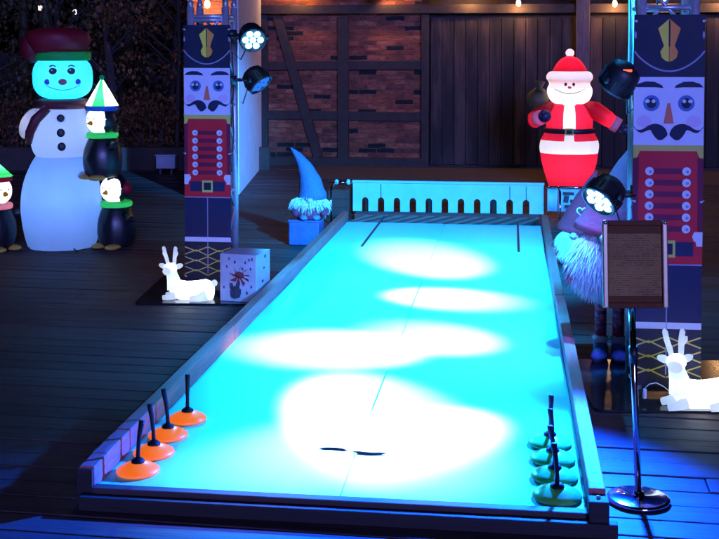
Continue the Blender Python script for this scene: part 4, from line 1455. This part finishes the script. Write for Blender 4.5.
# Santa -----------------------------------------------------------------
TX, TY = 2.42, 13.35
sa = thing('inflatable_santa', 'glowing red inflatable Santa with white beard standing before the barn doors', 'santa', (TX, TY, 0.0), face_cam(TX, TY))
prof = smooth_prof([(.20, .0), (.235, .02), (.30, .22), (.338, .42), (.335, .52), (.30, .60), (.27, .68), (.27, .76), (.255, .86), (.20, .96), (.12, 1.0)], 7)
b = MB()
b.lathe(prof, 72, sy=.88, fn=lambda a, z: 1 - .045 * abs(math.cos(4 * a)) ** 18 + .012 * mnoise.noise(Vector((math.cos(a) * 3, math.sin(a) * 3, z * 9))))
for f in b.b.faces:
    c = f.calc_center_median()
    a = math.atan2(c.x, -c.y)
    wht = (.395 < c.z < .545) or (abs(c.x) < .062 and c.y < 0 and c.z > .54)
    f.material_index = 1 if wht else 0
b.build('suit', [M['nylon_red'], M['nylon_white']], sa)
b = MB(); b.lathe([(.285, .625), (.292, .63), (.290, .675), (.283, .68)], 48, sy=.9); bl = b.build('belt', M['ink'], sa)
b = MB()
for (x, z, w, h_) in ((-.04, .652, .016, .075), (.04, .652, .016, .075), (0, .682, .064, .016), (0, .622, .064, .016)):
    b.box((x, -.268, z), (w, .012, h_))
b.build('buckle', M['print_gold'], bl)
b = MB()
b.lathe(smooth_prof([(.004, .93), (.13, .945), (.21, .99), (.250, 1.06), (.255, 1.13), (.232, 1.185), (.238, 1.215), (.262, 1.25), (.255, 1.30), (.20, 1.335), (.004, 1.34)]), 48, (0, -.03, 0), sy=.88, fn=lambda a, z: 1 + .012 * math.sin(a * 9 + z * 14))
for f in b.b.faces:
    c = f.calc_center_median()
    f.material_index = 1 if (1.150 < c.z < 1.228 and c.y < -.08) else 0
hd = b.build('beard', [M['nylon_white'], M['nylon_skin']], sa)
b = MB(); b.lathe(smooth_prof([(.20, 1.325), (.195, 1.35), (.155, 1.42), (.10, 1.475), (.03, 1.51), (.004, 1.515)]), 36, fn=seams(6, .03)); b.build('hat', M['nylon_red'], sa)
b = MB(); b.ell((0, -.0, 1.545), (.05, .05, .048), 16, 10); b.build('pompom', M['nylon_white'], sa)
for x in (-.045, .045):
    b = MB(); b.ell((x, -.238, 1.19), (.017, .012, .020), 12, 8); b.build('eye', M['ink'], hd)
b = MB(); b.ell((0, -.25, 1.155), (.022, .018, .016), 12, 8); b.build('nose', M['nylon_pink'], hd)
b = MB(); b.tube([(.17 * t, -.262 + .075 * t * t, 1.085 + .055 * t * t) for t in [-1 + .125 * i for i in range(17)]], .0038, 6); b.build('mouth', M['card_dark'], hd)
b = MB(); b.tube([(.16, 0, .90), (.29, -.04, .885), (.42, -.06, .80), (.50, -.06, .745)], [.10, .105, .092, .075], 18); b.build('arm', M['nylon_red'], sa)
b = MB(); b.tube([(.485, -.06, .752), (.555, -.06, .71)], [.088, .086], 18); b.build('cuff', M['nylon_white'], sa)
b = MB(); b.ell((.615, -.065, .67), (.075, .06, .062), 18, 12, rot=Matrix.Rotation(.5, 3, 'Y')); b.ell((.60, -.10, .71), (.028, .03, .04), 12, 8); b.build('mitten', M['nylon_navy'], sa)
b = MB(); b.tube([(-.16, 0, .90), (-.30, -.04, .85), (-.40, -.08, .78), (-.39, -.15, .77), (-.34, -.22, .80)], [.10, .10, .092, .085, .075], 18); b.build('arm', M['nylon_red'], sa)
b = MB(); b.tube([(-.37, -.20, .79), (-.315, -.25, .815)], [.088, .086], 18); b.build('cuff', M['nylon_white'], sa)
b = MB(); b.ell((-.275, -.29, .83), (.075, .06, .072), 18, 12); b.ell((-.29, -.33, .87), (.03, .03, .04), 12, 8); b.build('mitten', M['nylon_navy'], sa)
b = MB(); b.ell((-.36, .02, 1.0), (.13, .13, .14), 22, 14, fn=lambda p: 1 + .12 * mnoise.noise(p * 14)); b.lathe([(.05, 0), (.03, .05), (.06, .10), (.05, .12)], 16, (-.34, -.06, 1.10)); b.build('sack', M['nylon_green'].copy() if False else M['leaf'], sa)
lamp('POINT', 'suit_lamp', (0, 0, .30), (.85, 1, 1), 9, sa, .08)
lamp('POINT', 'chest_lamp', (0, -.02, .80), (.85, 1, 1), 5.5, sa, .06)
lamp('POINT', 'head_lamp', (0, 0, 1.10), (.95, 1, 1), 5, sa, .06)
lamp('POINT', 'hat_lamp', (0, 0, 1.41), (1, .7, .75), 1.8, sa, .04)
lamp('POINT', 'pompom_lamp', (0, 0, 1.545), (1, .95, .95), .12, sa, .01)
lamp('POINT', 'sleeve_lamp', (.47, -.06, .765), (1, .9, .95), .9, sa, .03)
lamp('POINT', 'sleeve_lamp', (-.36, -.19, .79), (1, .9, .95), .6, sa, .03)

# --------------------------------------------------------------------- light
w = bpy.data.worlds.new('World')
sc.world = w
w.use_nodes = True
nt = w.node_tree
nt.nodes.clear()
out = nt.nodes.new('ShaderNodeOutputWorld')
bg = nt.nodes.new('ShaderNodeBackground')
sky = nt.nodes.new('ShaderNodeTexSky')
sky.sky_type = 'NISHITA'
sky.sun_disc = False
sky.sun_elevation = R(-4)
sky.sun_rotation = R(200)
nt.links.new(sky.outputs[0], bg.inputs['Color'])
bg.inputs['Strength'].default_value = 0.10
nt.links.new(bg.outputs[0], out.inputs['Surface'])
sun = bpy.data.lights.new('blue_wash', 'SUN')  # added low blue wash from behind the viewer, lights the banner fronts
sun.energy = 2.8
sun.angle = R(14)
sun.color = (.18, .22, 1.0)
so = bpy.data.objects.new('blue_wash', sun)
COL.objects.link(so)
so.rotation_euler = (R(79), 0, R(10))

sc.view_settings.view_transform = 'Standard'
sc.view_settings.look = 'None'
sc.view_settings.exposure = 0
sc.view_settings.gamma = 1
sc.view_settings.use_curve_mapping = False
sc.render.engine = 'CYCLES'
sc.cycles.use_denoising = True
sc.cycles.max_bounces = 6
sc.cycles.sample_clamp_indirect = 6
sc.cycles.caustics_reflective = False
sc.cycles.caustics_refractive = False
